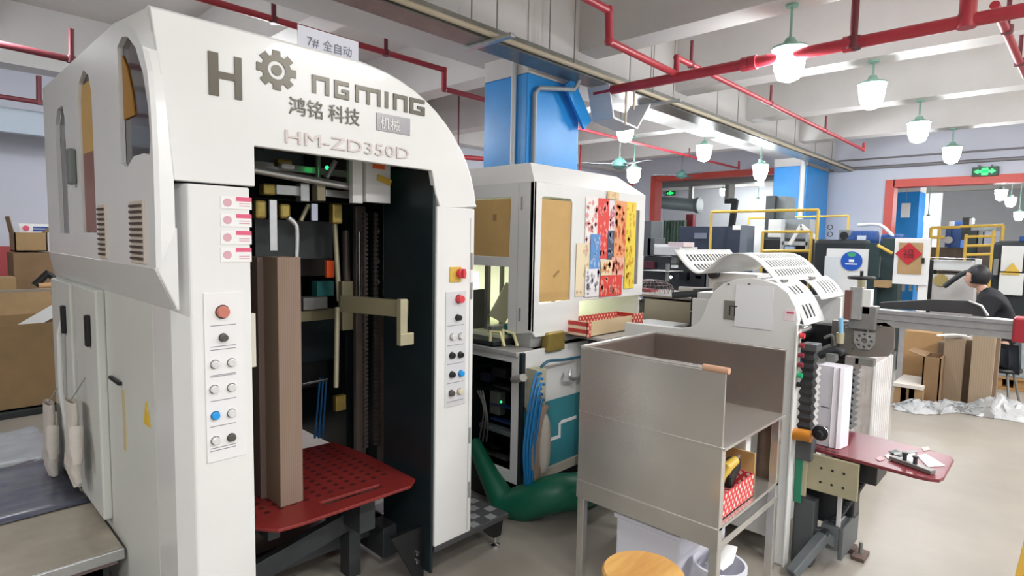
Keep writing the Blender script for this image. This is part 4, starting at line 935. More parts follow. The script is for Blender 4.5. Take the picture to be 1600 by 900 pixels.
# white plastic crate and bucket below the cart
wp = mat('white_plastic', '#dcdce6', .4)
t = thing('white_crate', 'white plastic crate on the floor under the steel cart', 'crate', (2.4, 1.25, 0))
B('crate_body', wp, t, (2.19, 2.66, 1.09, 1.40, .0, .36), bevel=.01); B('crate_rim', wp, t, (2.18, 2.67, 1.08, 1.41, .36, .385), bevel=.006)
t = thing('white_bucket', 'white plastic bucket beside the near leg of the steel cart', 'bucket', (2.30, .96, 0))
q = MB(); q.lathe((2.30, .96, 0), [(.085, 0), (.1, .26), (.108, .26), (.108, .28), (.097, .28), (.08, .02)], 28); q.build('bucket_body', wp, t, smooth=True)
q = MB(); q.sheet([[(2.24, .92, .285), (2.24, 1.0, .283)], [(2.31, .91, .295), (2.32, 1.0, .29)], [(2.40, .93, .32), (2.40, 1.0, .31)]]); o = q.build('paper_sheet', paper, solid=.003, smooth=True); tag(o, 'crumpled white paper poking out of the white bucket', 'paper')
# round wooden stool
wd = mat('stool_wood', '#d9aa62', .45, 0, col2='#b98442', scale=3, stretch=(1, 6, 1))
sp0 = W(1005, 893, z=.5)
t = thing('round_stool', 'round light wooden stool at the bottom edge in front of the steel cart', 'stool', (sp0.x, sp0.y, 0))
q = MB(); q.lathe((sp0.x, sp0.y, .465), [(.125, 0), (.137, .008), (.137, .03), (.13, .037)], 40); q.build('seat', wd, t, smooth=True)
for k in range(4):
    a = k*math.pi/2+.4; q = MB(); q.cyl((sp0.x+.09*math.cos(a), sp0.y+.09*math.sin(a), .465), (sp0.x+.14*math.cos(a), sp0.y+.14*math.sin(a), 0), .014, n=10); q.build('leg', grey, t, smooth=True)
q = MB(); q.tube([(sp0.x+.115*math.cos(i*math.pi/10), sp0.y+.115*math.sin(i*math.pi/10), .22) for i in range(20)], .007, closed=True); q.build('foot_ring', grey, t, smooth=True)
# ================================================================ THIRD MACHINE (white curved guards, red table)
M3 = thing('wrapping_machine', 'white third machine with curved slotted guards and a maroon side table', 'machine', (3.3, 1.3, 0))
XP = 2.98
pp = [(1247, 500), (1243, 478), (1232, 458), (1215, 445), (1195, 438), (1172, 434), (1150, 436), (1130, 443), (1115, 455), (1106, 470), (1099, 490), (1092, 503), (1080, 511), (1062, 513), (1042, 511)]
poly = [(XP, W(u, v, x=XP).y, W(u, v, x=XP).z) for u, v in pp]
yl = poly[-1][1]
poly = [(XP, .925, 0), (XP, .925, poly[0][2]-.02)] + poly + [(XP, yl+.28, poly[-1][2]-.005), (XP, yl+.28, .78), (XP, 1.02, .78), (XP, 1.0, 0)]
mb = MB(); mb.plate(poly, thick=(.045, 0, 0)); mb.build('side_plate', white, M3, bevel=.004)
B('front_post', white, M3, (XP-.012, XP+.05, .917, .927, 0, 1.22), bevel=.002)
np_ = B('name_plate', mat('nameplate_grey', '#8d8d84', .35, .5), M3, (XP-.004, XP, *RX(1132, 469, 1152, 501, XP)[:2], *RX(1132, 469, 1152, 501, XP)[2:]), bevel=0)
q = MB(); y0, y1, z0, z1 = RX(1140, 477, 1152, 494, XP)
q.box(XP-.006, XP-.004, y1-.008, y1, z0, z1); q.box(XP-.006, XP-.004, y0, y1-.012, z1-.006, z1); q.box(XP-.006, XP-.004, y0+.01, y0+.016, z0, z1); q.build('name_mark', dgrey, np_)
y0, y1, z0, z1 = RX(1151, 444, 1206, 516, XP)
ps = MB(); ps.box(XP-.006, XP-.004, y0, y1, z0, z1); o = ps.build('paper_form', mat('form_paper', '#eeeef2', .7)); tag(o, 'white paper form taped on the curved white side of the third machine', 'paper')
q = MB()
for k in range(12): q.box(XP-.0068, XP-.006, y0+.02, y1-.02, z1-.03-k*.012, z1-.0295-k*.012+.001)
q.build('form_lines', mat('form_line_grey', '#c9c9d2', .7), o) if False else None
for u in (1139, 1171): 
    q = MB(); c = W(u, 444, x=XP); q.cyl(c, c-V(.006, 0, 0), .006, n=10); q.build('screw', grey, M3)
# push buttons on the post
bp = B('button_strip', mat('strip_grey', '#a7aba2', .4), M3, (XP-.006, XP+.045, .9165, .925, .905, 1.175), bevel=.002)
def b3(v, m, r=.012):
    zz = W(1244, v, y=.915).z; q = MB(); x = XP+.02; q.cyl((x, .915, zz), (x, .893, zz), r, n=14); q.build('button', m, bp, smooth=True)
dkr = mat('maroon_button', '#8c2f3c', .4)
b3(526, redbtn, .013); b3(541, dkr); b3(556, dkr); b3(571, dkr); b3(587, green, .013); b3(601, black)
B('latch', grey, M3, (XP, XP+.03, .90, .917, 1.20, 1.22))
B('red_label', mat('label_pinkwhite', '#f0dfe2', .5), M3, (XP-.003, XP, .94, .985, 1.235, 1.29), bevel=0)
B('red_label_heading', ptx, M3, (XP-.004, XP-.003, .94, .975, 1.27, 1.28), bevel=0)
# curved slotted guards: profile in YZ, extruded along X, slots are real holes
def guard(name, prof, x0, x1, rows, slotw, pitch, xr=(.12, .94), hole_rows=()):
    prof = [Vector((0, a, b)) for a, b in prof]
    # resample by arc length
    L = [0]
    for a, b in zip(prof, prof[1:]): L.append(L[-1]+(b-a).length)
    def at(s):
        s = max(0, min(L[-1], s))
        for i in range(len(L)-1):
            if s <= L[i+1]: t = (s-L[i])/(L[i+1]-L[i]+1e-9); return prof[i].lerp(prof[i+1], t)
        return prof[-1]
    cuts = set([0.0, L[-1]]); s = 0
    while s < L[-1]: cuts.add(round(s, 4)); s += L[-1]/28
    for a, b in rows: cuts.add(round(a*L[-1], 4)); cuts.add(round(b*L[-1], 4))
    cuts = sorted(cuts); w = x1-x0; xs = [x0]; kinds = []
    x = x0+w*xr[0]; xs.append(x); kinds.append(0)
    while x+pitch <= x0+w*xr[1]: xs.append(x+slotw); kinds.append(1); xs.append(x+pitch); kinds.append(0); x += pitch
    xs.append(x1); kinds.append(0)
    grid = [[(xx, at(c).y, at(c).z) for xx in xs] for c in cuts]
    def skip(i, j):
        mid = (cuts[i]+cuts[i+1])/2/L[-1]
        return kinds[j] == 1 and any(a < mid < b for a, b in rows)
    q = MB(); q.sheet(grid, skip); return q.build(name, white, M3, smooth=True, solid=.006)
XG = 3.04
prof1 = [W(u, v, x=XG) for u, v in [(1052, 390), (1060, 400), (1072, 415), (1084, 425), (1095, 427), (1106, 420), (1120, 407), (1138, 398), (1155, 396), (1172, 401), (1188, 412), (1203, 428), (1213, 441)]]
prof1 = spline([V(0, p.y, p.z) for p in prof1], 4); prof1 = [(p.y, p.z) for p in prof1]
guard('slotted_guard', prof1, XG, 3.80, [(.05, .13), (.155, .235), (.26, .31), (.69, .77), (.79, .87), (.89, .955)], .029, .043)
prof2 = [W(u, v, x=XG) for u, v in [(1213, 442), (1228, 454), (1240, 470), (1250, 490), (1257, 509)]]
prof2 = spline([V(0, p.y, p.z) for p in prof2], 4); prof2 = [(p.y, p.z) for p in prof2]
guard('front_guard', prof2, XG, 3.36, [(.14, .36), (.60, .88)], .035, .055, (.2, .80))
guard('rear_front_guard', [(a+.02, b+.005) for a, b in prof2[:11]], 3.5, 3.95, [(.2, .8)], .03, .055, (.3, .95))
B('guard_hinge', grey, M3, (3.10, 3.18, prof1[-1][0]-.012, prof1[-1][0]+.01, prof1[-1][1]-.004, prof1[-1][1]+.012)); B('guard_hinge', grey, M3, (3.55, 3.63, prof1[-1][0]-.012, prof1[-1][0]+.01, prof1[-1][1]-.004, prof1[-1][1]+.012))
# frame and rollers under the guards
B('inner_frame', white2, M3, (3.10, 3.75, 1.15, 1.5, 1.28, 1.33), (3.02, 3.8, 1.0, 1.7, .1, .9), (3.04, 3.06, 1.0, 1.5, .9, 1.3), bevel=.004)
B('rear_side_plate', white2, M3, (3.82, 3.86, .95, 1.6, 0, 1.3))
for y, z, r in ((1.02, 1.13, .035), (1.06, 1.07, .03), (1.2, 1.34, .03), (1.35, 1.36, .04)):
    q = MB(); q.cyl((3.05, y, z), (3.8, y, z), r, n=20); q.build('roller', chrome if r > .03 else black, M3, smooth=True)
B('dark_interior', teal, M3, (3.06, 3.8, 1.1, 1.5, .9, 1.27), bevel=0); B('blue_belt', mat('belt_navy', '#1e3c5c', .4), M3, (3.08, 3.35, .96, 1.1, .98, 1.04))
for k in range(2): q = MB(); q.tube([(3.1+k*.3, 1.65+.02*k, 1.30), (3.12+k*.3, 1.5, 1.32)], .02); q.build('stub_roller', dgrey, M3, smooth=True)
# bellows columns
bel = mat('bellows_black', '#2b2c2e', .5); 
def bellows(x, y, w, z0, z1, n, name='bellows'):
    q = MB(); rows = []
    for k in range(2*n+1):
        s = w/2 if k % 2 == 0 else w/2*.72; z = z0+(z1-z0)*k/(2*n)
        rows.append([(x-s, y-s, z), (x+s, y-s, z), (x+s, y+s, z), (x-s, y+s, z), (x-s, y-s, z)])
    q.sheet(rows); bmesh.ops.remove_doubles(q.bm, verts=q.bm.verts[:], dist=1e-5); return q.build(name, bel, M3)
bellows(3.07, .885, .066, .67, 1.09, 10); bellows(3.52, .83, .12, .63, 1.02, 12)
B('bellows_cap', mat('cap_grey', '#505254', .5), M3, (3.03, 3.115, .845, .916, 1.09, 1.125), bevel=.004)
B('bellows_foot', mat('cap_grey', '#505254'), M3, (3.03, 3.11, .84, .916, .545, .67), bevel=.004)
# maroon side table
TZ3 = .6
mar = mat('maroon_table', '#7c3238', .35, 0, var=.18, scale=3)
tc_ = [(3.09, .86), (3.05, .42), (3.055, .37), (3.075, .335), (3.12, .325), (3.42, .325), (3.46, .34), (3.475, .37), (3.54, .74), (3.53, .86)]
mb = MB(); mb.plate([(x, y, TZ3-.016) for x, y in tc_], thick=(0, 0, .016)); tb3 = mb.build('side_table', mar, M3, bevel=.003)
B('table_slot', black, tb3, (3.10, 3.11, .74, .85, TZ3, TZ3+.001), (3.135, 3.2, .80, .81, TZ3, TZ3+.001), bevel=0)
# lower front mechanism: bracket plate, black box, chain guide, grey feet
B('bracket_plate', cream, M3, (3.06, 3.08, .64, .88, .40, .58))
B('bracket_lip', cream, M3, (3.045, 3.06, .86, .885, .36, .55)); q = MB()
for i in range(3):
    for j in range(2): q.cyl((3.058, .70+i*.05, .45+j*.07), (3.06, .70+i*.05, .45+j*.07), .006, n=8)
q.build('bracket_hole', black, M3)
B('support_box', mat('box_dark', '#25282b', .4), M3, (3.14, 3.36, .58, .78, .47, .583), bevel=.006)
B('green_block', mat('green_paint_block', '#1f7a5a', .5), M3, (3.04, 3.06, .88, .915, .32, .55))
B('lower_column', mat('column_grey', '#4b4e50', .5), M3, (3.06, 3.14, .82, .915, 0, .34), bevel=.006); B('upright_strip', white2, M3, (3.14, 3.15, .72, .74, .18, .42), (3.15, 3.3, .73, .75, .18, .2), bevel=.002)
B('black_column', mat('box_dark', '#25282b'), M3, (3.30, 3.42, .70, .86, .2, .50), (3.18, 3.3, .74, .9, .2, .46), bevel=.01)
q = MB(); a = Vector((3.12, .78, .20)); b_ = Vector((3.28, .66, .46)); n = 22
pts = spline([(3.10, .84, .18), (3.14, .78, .19), (3.20, .73, .28), (3.27, .67, .42), (3.30, .64, .5)], 8)
q.tube(pts, .018, n=8)
for p_ in pts[::1]: q.box(p_.x-.03, p_.x+.03, p_.y-.012, p_.y+.012, p_.z-.004, p_.z+.004)
q.build('cable_chain', mat('chain_black', '#3a3c3f', .5), M3)
fg = mat('base_grey', '#6a7072', .5, .2, var=.15)
B('base_block', fg, M3, (3.12, 3.34, .72, .80, .10, .22), (3.12, 3.42, .70, .72, .06, .22), bevel=.004)
B('base_cover', white2, M3, (3.2, 3.28, .73, .79, .222, .226), bevel=0)
B('foot_bar', mat('foot_rusty', '#5f4d46', .7), M3, (3.30, 3.42, .64, .70, 0, .02), (3.36, 3.44, .70, .9, 0, .025), bevel=.002); q = MB(); q.cyl((3.36, .67, .02), (3.36, .67, .08), .01, n=8); q.build('anchor_bolt', grey, M3)
q = MB(); q.bar((2.90, .86, .02), (3.10, .78, .17), .05, .05); q.bar((3.10, .78, .17), (3.16, .74, .12), .05, .05); q.build('brace_bar', fg, M3, bevel=.006)
q = MB(); q.tube(spline([W(1240, 678, x=3.0), W(1256, 680, x=3.0), W(1268, 683, x=3.0)], 5), .03, n=12); q.build('amber_knob_cover', mat('amber_plastic', '#c9822f', .3), M3, smooth=True)
hw = W(1281, 677, x=3.0); q = MB(); q.lathe(hw, [(.03, .02), (.036, .012), (.036, 0), (.02, -.006)], 20, 'x'); q.lathe(hw-V(.012, 0, 0), [(.022, 0), (.018, -.02), (.008, -.022)], 8, 'x'); q.build('hand_knob', black, M3, smooth=True)
q = MB(); q.tube([(hw.x+.004, hw.y+.036*math.cos(i*math.pi/10), hw.z+.036*math.sin(i*math.pi/10)) for i in range(20)], .004, closed=True); q.build('knob_rim', chrome, M3, smooth=True)
# grey bearing plate (octagonal) with its flanged bearing
XB = 3.42
ol = [(1312, 516), (1318, 506), (1384, 503), (1398, 512), (1397, 545), (1388, 557), (1342, 559), (1318, 551), (1311, 545)]
bpm = mat('plate_taupe_grey', '#8a847d', .45, .4, var=.1)
q = MB(); q.plate([tuple(W(u, v, x=XB)) for u, v in ol], thick=(.02, 0, 0)); pl3 = q.build('bearing_plate', bpm, M3, bevel=.003)
c = W(1351, 531, x=XB); r = .048
sq = [(XB-.012, c.y+dy*r, c.z+dz*r) for dy, dz in ((1, .9), (-1, .9), (-1, -.35), (-.55, -1), (.55, -1), (1, -.35))]
holes = [[(XB-.012, c.y+.033*math.cos(a)+.007*math.cos(t), c.z-.004+.033*math.sin(a)+.007*math.sin(t)) for t in [k*math.pi/4 for k in range(8)]] for a in [j*math.pi/4 for j in range(8)]]
hub = [(XB-.012, c.y+.014*math.cos(t), c.z-.004+.014*math.sin(t)) for t in [k*math.pi/6 for k in range(12)]]
q = MB(); q.plate(sq, holes+[hub], thick=(.01, 0, 0)); q.build('bearing_flange', alu, M3, bevel=.001)
q = MB(); q.cyl(W(1356, 519, x=XB-.01), W(1354, 508, x=XB-.01), .006, n=8); q.build('grease_nipple', chrome, M3)
for u, v in ((1323, 511), (1335, 508), (1341, 507), (1334, 545), (1377, 509)): 
    q = MB(); p = W(u, v, x=XB); q.cyl(p, p-V(.008, 0, 0), .006, n=8); q.build('bolt', chrome, M3)
# rail carriage: aluminium post, handwheel
q = MB(); bxX(q, 1328, 448, 1345, 500, 3.36, .05); q.build('rail_post', alu, M3, bevel=.003)
q = MB(); bxX(q, 1346, 452, 1359, 492, 3.38, .06); q.build('rail_post', white2, M3, bevel=.003)
q = MB(); bxX(q, 1320, 453, 1328, 500, 3.35, .03); q.build('brown_strip', mat('brown_strip', '#6d4a40', .5), M3, bevel=.002)
q = MB(); a = W(1346, 450, x=3.40); b_ = W(1346, 434, x=3.40); q.cyl(a, b_, .018, n=14); q.build('screw_jack', cream, M3, smooth=True)
q = MB(); q.tube([(b_.x+.055*math.cos(i*math.pi/10), b_.y+.055*math.sin(i*math.pi/10), b_.z) for i in range(20)], .009, closed=True); q.bar(b_-V(.05, 0, 0), b_+V(.05, 0, 0), .012, .01); q.cyl(b_, b_+V(0, 0, .035), .008, n=8); q.build('hand_wheel', black, M3, smooth=True)
# feed tubes near the bearing
for pts, m, r in (([(1288, 528), (1300, 524), (1304, 536), (1300, 552)], grey, .008), ([(1314, 497), (1314, 522)], mat('air_hose_pale', '#7fb6d8', .4), .012), ([(1313, 520), (1312, 536)], cream, .02), ([(1262, 560), (1280, 548), (1298, 540)], grey, .012), ([(1280, 556), (1305, 546), (1318, 552)], dgrey, .02)):
    q = MB(); q.tube(spline([W(u, v, x=3.32) for u, v in pts], 5), r); q.build('feed_tube', m, M3, smooth=True)
q = MB(); bxX(q, 1300, 500, 1330, 556, 3.45, .04); q.build('taupe_block', bpm, M3, bevel=.004)
q = MB(); bxX(q, 1262, 505, 1300, 545, 3.5, .1); q.build('shadow_box', black, M3)
for u0, v0, u1, v1, m in ((1290, 552, 1306, 566, grey), (1320, 556, 1342, 578, bpm), (1306, 572, 1316, 583, mat('brown_strip', '#6d4a40')), (1316, 571, 1325, 583, cream), (1335, 558, 1365, 574, grey)):
    q = MB(); bxX(q, u0, v0, u1, v1, 3.27, .05); q.build('clamp_block', m, M3, bevel=.004)
# white carton stack on the maroon table
t = thing('white_box_stack', 'tall bundle of ribbed white box blanks standing on the maroon table', 'box blanks', (3.22, .78, TZ3))
q = MB(); zt3 = 1.005
n = 13; ypts = []
pr = [(3.13, .85)]
rows = []
for k in range(2*n+1):
    z = TZ3+.002+(zt3-TZ3)*k/(2*n); o_ = .0 if k % 2 == 0 else .012
    rows.append([(3.16, .865-o_, z), (3.16, .80, z), (3.15, .795, z), (3.16, .775, z), (3.15, .765, z), (3.16, .75, z), (3.25, .735, z), (3.27, .745, z), (3.27, .86-o_, z), (3.16, .865-o_, z)])
q.sheet(rows); q.bm.faces.new([q.bm.verts.new(p) for p in rows[-1][:-1]]); bmesh.ops.remove_doubles(q.bm, verts=q.bm.verts[:], dist=1e-5)
q.build('blanks', mat('white_card', '#e6e3ea', .6), t)
q = MB()
for z in (.80, .70): q.bar((3.157, .845, z+.0), (3.157, .805, z-.002), .002, .003)
q.build('crease_mark', dgrey, t)
# scraps and a metal part on the table
def scrap(name, pts, m, label, cat='paper scrap', z=TZ3, th=.003):
    q = MB(); P_ = [tuple(W(u, v, z=z+.001)) for u, v in pts]; q.plate(P_, thick=(0, 0, th)); o = q.build(name, m, bevel=0); tag(o, label, cat); return o
scrap('paper_scrap', [(1432, 712), (1447, 710), (1477, 728), (1450, 730)], paper, 'largest white card scrap near the tip of the maroon table')
scrap('paper_scrap', [(1382, 712), (1388, 710), (1400, 716), (1390, 720)], paper, 'small white card scrap at the left end of the scraps on the maroon table')
scrap('paper_scrap', [(1368, 717), (1376, 713), (1383, 718), (1374, 721)], mat('pink_scrap', '#c9a5a5', .6), 'pale pink scrap leftmost on the maroon table')
scrap('paper_scrap', [(1404, 716), (1428, 706), (1434, 722), (1412, 724)], paper, 'white card scrap behind the metal clamp on the maroon table', z=TZ3+.004)
scrap('paper_scrap', [(1440, 700), (1450, 698), (1454, 703), (1443, 705)], mat('ivory_scrap', '#cdb9b4', .6), 'tiny pale scrap at the far edge of the maroon table')
scrap('steel_rule', [(1396, 708), (1432, 704), (1434, 707), (1398, 712)], grey, 'thin steel rule lying across the scraps on the maroon table', 'rule', z=TZ3+.008)
scrap('steel_rule', [(1388, 706), (1400, 703), (1418, 712), (1408, 715)], dgrey, 'dark steel rule under the thin one on the maroon table', 'rule', z=TZ3+.006)
a = W(1392, 718, z=TZ3); b_ = W(1458, 742, z=TZ3)
t = thing('metal_clamp', 'grey metal clamp bar with two round studs on the tip of the maroon table', 'clamp', (a+b_)/2)
q = MB(); q.bar(a+V(0, 0, .011), b_+V(0, 0, .011), .035, .018); q.build('bar', grey, t, bevel=.002)
for f_ in (.33, .58): 
    q = MB(); p = a.lerp(b_, f_); q.cyl(p+V(0, 0, .02), p+V(0, 0, .05), .009, n=12); q.cyl(p+V(0, 0, .05), p+V(0, 0, .057), .013, n=12); q.build('stud', dgrey, t, smooth=True)
# shrink-wrapped bundle of box blanks standing on the floor behind the table
film = mat('cling_film', '#eef1f3', .1, 0, trans=0, alpha=.22, bump=.5, scale=7, coat=.6)
bz0 = W(1392, 700, x=4.9)
t = thing('wrapped_blank_bundle', 'film-wrapped bundle of ribbed white and brown box blanks behind the maroon table', 'bundle', (4.6, .95, 0))
x0 = 4.6; ya_, yb2, za_, zb2 = RX(1340, 566, 1393, 690, x0)
ya_ = W(1366, 620, x=x0).y; xf = W(1394, 600, y=ya_).x
q = MB(); q.box(x0+.01, xf, ya_+.012, yb2, .02, zb2-.004); q.build('blanks', mat('blank_brown', '#9c8d83', .6, 0, col2='#c4bab2', scale=7), t)
q = MB(); nk_ = 9; st__ = (xf-x0)/nk_
for k in range(nk_): q.box(x0+k*st__, x0+(k+.55)*st__, ya_, ya_+.014, .02, zb2)
q.build('white_blank_edges', mat('blank_white', '#ebe8e6', .6), t)
q = MB(); rr = random.Random(3); rows = []
for i in range(13): rows.append([(x0-.012-rr.random()*.025, yb2+.015+(ya_-.03-yb2)*i/12, .03+zb2*j/12) for j in range(13)])
q.sheet(rows); q.build('film', film, t, smooth=True)
q = MB(); q.sheet([[(x0-.02+(xf-x0)*i/6, ya_-.01-rr.random()*.02, .03+zb2*j/12) for j in range(13)] for i in range(7)]); q.build('film', film, t, smooth=True)
q = MB(); q.sheet([[(x0-.02+(xf-x0)*i/5, yb2+.015+(ya_-.03-yb2)*j/6, zb2+.02+rr.random()*.025) for j in range(7)] for i in range(6)]); q.build('film', film, t, smooth=True)
B('bundle_skid', mat('skid_wood', '#a98f6c', .8), t, (x0-.03, xf+.03, ya_-.06, yb2, 0, .02))
# long aluminium rail with red end cap and black belt arm
rl = thing('guide_rail', 'long aluminium rail with a red end cap, crossing the right side above the wrapped blanks', 'rail', (3.45, .4, 1.2))
y1_ = W(1358, 480, x=3.42).y; pR = W(1590, 492, x=3.42)
B('rail_profile', alu, rl, (3.42, 3.50, pR.y, y1_, 1.20, 1.285), bevel=.003)
B('rail_groove', mat('groove_grey', '#8d8f90', .4, .6), rl, (3.416, 3.42, pR.y, y1_, 1.262, 1.268), (3.416, 3.42, pR.y, y1_, 1.232, 1.236), bevel=0)
B('end_cap', mat('red_cap', '#a62b38', .4), rl, (3.40, 3.52, pR.y-.04, pR.y+.012, 1.19, 1.30), bevel=.008)
q = MB(); bt = [(3.56, W(1376, 466, x=3.56).y, 1.285), (3.56, W(1375, 461, x=3.56).y, 1.31), (3.56, W(1460, 454, x=3.56).y, 1.345), (3.56, W(1515, 455, x=3.56).y, 1.35), (3.56, W(1535, 463, x=3.56).y, 1.33), (3.56, W(1545, 478, x=3.56).y, 1.285)]
q.plate(bt, thick=(.03, 0, 0)); q.build('belt_arm', mat('belt_dark', '#3b3a3c', .5), rl, bevel=.004)
q = MB(); q.tube([Vector(bt[3])-V(.005, 0, 0), Vector(bt[4])-V(.005, 0, 0), Vector(bt[5])-V(.005, 0, 0)], .006); q.build('arm_trim', alu, rl, smooth=True)
q = MB(); a = W(1372, 494, x=3.7); b_ = W(1530, 507, x=3.7); q.plate([tuple(W(1360, 488, x=3.7)), tuple(W(1535, 503, x=3.7)), tuple(W(1500, 512, x=3.7)), tuple(W(1372, 502, x=3.7))], thick=(.08, 0, 0)); q.build('under_tray', mat('under_tray_dark', '#34363b', .4), rl)
for yy in (y1_-.04, ): B('carriage', grey, rl, (3.38, 3.46, yy, yy+.12, 1.18, 1.30))
# ================================================================ MIDDLE DISTANCE
# beige feeder table between second and third machines, with mesh dome
ft = thing('feeder_table', 'beige metal feeder table seen between the second and third machines', 'machine', (4.6, 3.0, 0))
x = 4.25
q = MB(); bxX(q, 1007, 466, 1078, 509, x, .5); q.build('side_box', mat('feeder_beige', '#b5a98f', .4, .3, var=.1), ft, bevel=.004)
q = MB(); bxX(q, 948, 458, 1080, 466, x-.02, .6); q.build('table_top', mat('feeder_top', '#8c8176', .4, .3), ft, bevel=.003)
q = MB(); bxX(q, 966, 468, 1000, 510, x+.15, .3); q.build('inner_box', mat('feeder_pale', '#c9c6b2', .4, .2), ft, bevel=.004)
for u in (981, 995): q = MB(); q.cyl(W(u, 467, x=x+.1), W(u, 508, x=x+.1), .02); q.build('post', alu, ft, smooth=True)
for u in (1072, 958): q = MB(); p = W(u, 500, x=x+.02); q.box(p.x, p.x+.04, p.y-.02, p.y+.02, 0, p.z); q.build('leg', dgrey, ft)
q = MB(); bxX(q, 1010, 505, 1075, 512, x-.02, .2); q.build('lower_rail', bed, ft)
q = MB(); q.box(4.3, 4.9, 2.45, 3.1, 0, .9); q.build('cabinet', dgrey, ft, bevel=.01)
c = W(1018, 459, x=4.5)
t = thing('wire_basket', 'upturned wire mesh basket on the beige feeder table', 'basket', c)
q = MB(); R_ = .19; Hh = .125
for k in range(14):
    a = math.pi*k/14; q.tube([(c.x+R_*math.cos(b)*math.cos(a), c.y+R_*math.cos(b)*math.sin(a), c.z+Hh*abs(math.sin(b))**.6) for b in [math.pi*i/12 for i in range(13)]], .0028, n=4)
for hgt in (0.0, .35, .6, .8): rr_ = R_*math.sqrt(1-hgt**2); q.tube([(c.x+rr_*math.cos(i*math.pi/12), c.y+rr_*math.sin(i*math.pi/12), c.z+Hh*hgt**.8) for i in range(24)], .003, n=4, closed=True)
q.build('wire_mesh', mat('wire_brown', '#6d6260', .4, .5), t)
q = MB(); q.box(c.x-.05, c.x+.1, c.y-.02, c.y+.22, c.z, c.z+.04); o = q.build('red_cloth', mat('dusty_red', '#9d4a4a', .8), bevel=.015); tag(o, 'folded dusty red cloth under the wire mesh basket', 'cloth')
q = MB(); q.box(c.x-.2, c.x+.1, c.y-.34, c.y-.2, c.z, c.z+.02); o = q.build('steel_tray', grey, bevel=.004); tag(o, 'small grey tray on the beige feeder table right of the wire basket', 'tray')
# dark machine behind with shelf and papers
dm_ = thing('dark_press', 'dark machine with pale shelf and white paper piles behind the second machine corner', 'machine', (7.2, 4.2, 0))
def bg(nm, m, par, u0, v0, u1, v1, x, d, bevel=.004, down=False):
    q = MB(); y0, y1, z0, z1 = RX(u0, v0, u1, v1, x); q.box(x, x+d, y0, y1, 0 if down else z0, z1); return q.build(nm, m, par, bevel=bevel)
bg('body', mat('body_charcoal', '#2e3336', .5, .1, var=.2), dm_, 1006, 400, 1120, 500, 7.3, .6, down=True)
bg('side_tower', mat('tower_grey', '#5c6164', .5), dm_, 1006, 345, 1016, 400, 7.3, .3); bg('side_tower', mat('tower_grey', '#5c6164'), dm_, 1012, 372, 1022, 400, 7.3, .3)
bg('white_ledge', white2, dm_, 1022, 385, 1062, 399, 7.0, .5); bg('shelf', white2, dm_, 1003, 422, 1045, 425, 6.9, .4)
bg('upright', grey, dm_, 1040, 412, 1043, 440, 6.95, .05); bg('maroon_panel', mat('maroon_panel', '#5d2433', .5), dm_, 1006, 408, 1022, 420, 7.25, .05)
for u0, v0, u1, v1, m in ((1048, 414, 1054, 419, white), (1060, 425, 1072, 438, black), (1078, 425, 1100, 452, black), (1104, 420, 1108, 450, grey), (1049, 400, 1056, 412, grey), (1086, 430, 1096, 436, mat('maroon_panel', '#5d2433'))): bg('fitting', m, dm_, u0, v0, u1, v1, 7.2, .1)
q = MB(); q.cyl(W(1048, 433, x=7.15), W(1048, 433, x=7.2), .02); q.build('indicator_lamp', mat('white_indicator', '#f4f8ff', .3, emit=2), dm_)
for i, (u0, v0, u1, v1, m) in enumerate(((1022, 381, 1045, 386, paper), (1044, 378, 1068, 386, mat('pinkish_paper', '#d8c6c6', .7)))):
    o = bg('paper_pile', m, None, u0, v0, u1, v1, 7.05, .3); tag(o, ['white paper pile at the left of the dark machine ledge', 'pinkish paper pile at the right of the dark machine ledge'][i], 'paper')
# rollers and shafts left of the third machine
rs = thing('roller_frame', 'low roller frame with a pale crossbar left of the curved third machine', 'machine', (4.4, 2.0, 0))
q = MB(); q.cyl(W(1062, 452, x=4.0), W(1110, 454, x=4.0), .022); q.build('cross_bar', bed, rs, smooth=True)
bg('frame_body', black, rs, 1080, 456, 1112, 500, 4.05, .3, down=True); bg('white_cover', white2, rs, 1108, 425, 1180, 500, 4.0, .25, down=True)
bg('steel_rail', bed, rs, 1078, 486, 1104, 490, 4.0, .1); bg('steel_box', grey, rs, 1082, 476, 1100, 500, 4.02, .1)
q = MB(); p = W(1113, 428, x=3.95); q.cyl(p, p+V(.06, 0, 0), .035); q.build('black_knob', black, rs, smooth=True)
q = MB(); q.cyl(W(1120, 412, x=3.98), W(1160, 416, x=3.98), .03); q.build('roller', dgrey, rs, smooth=True)
# navy cabinet
nc = thing('navy_cabinet', 'long navy blue machine cabinet behind the yellow railing', 'machine', (10, 4.6, 0))
navy = mat('navy_enamel', '#2a3547', .35, 0, var=.06)
bg('cabinet_body', navy, nc, 1062, 354, 1157, 400, 9.6, .3, down=True); bg('end_panel', mat('navy_side_grey', '#6b7480', .4), nc, 1157, 352, 1166, 400, 9.58, .3, down=True)
bg('emblem', mat('emblem_grey', '#6f7687', .4), nc, 1085, 364, 1104, 373, 9.58, .01, 0); bg('white_notice', paper, nc, 1145, 352, 1157, 359, 9.57, .01, 0)
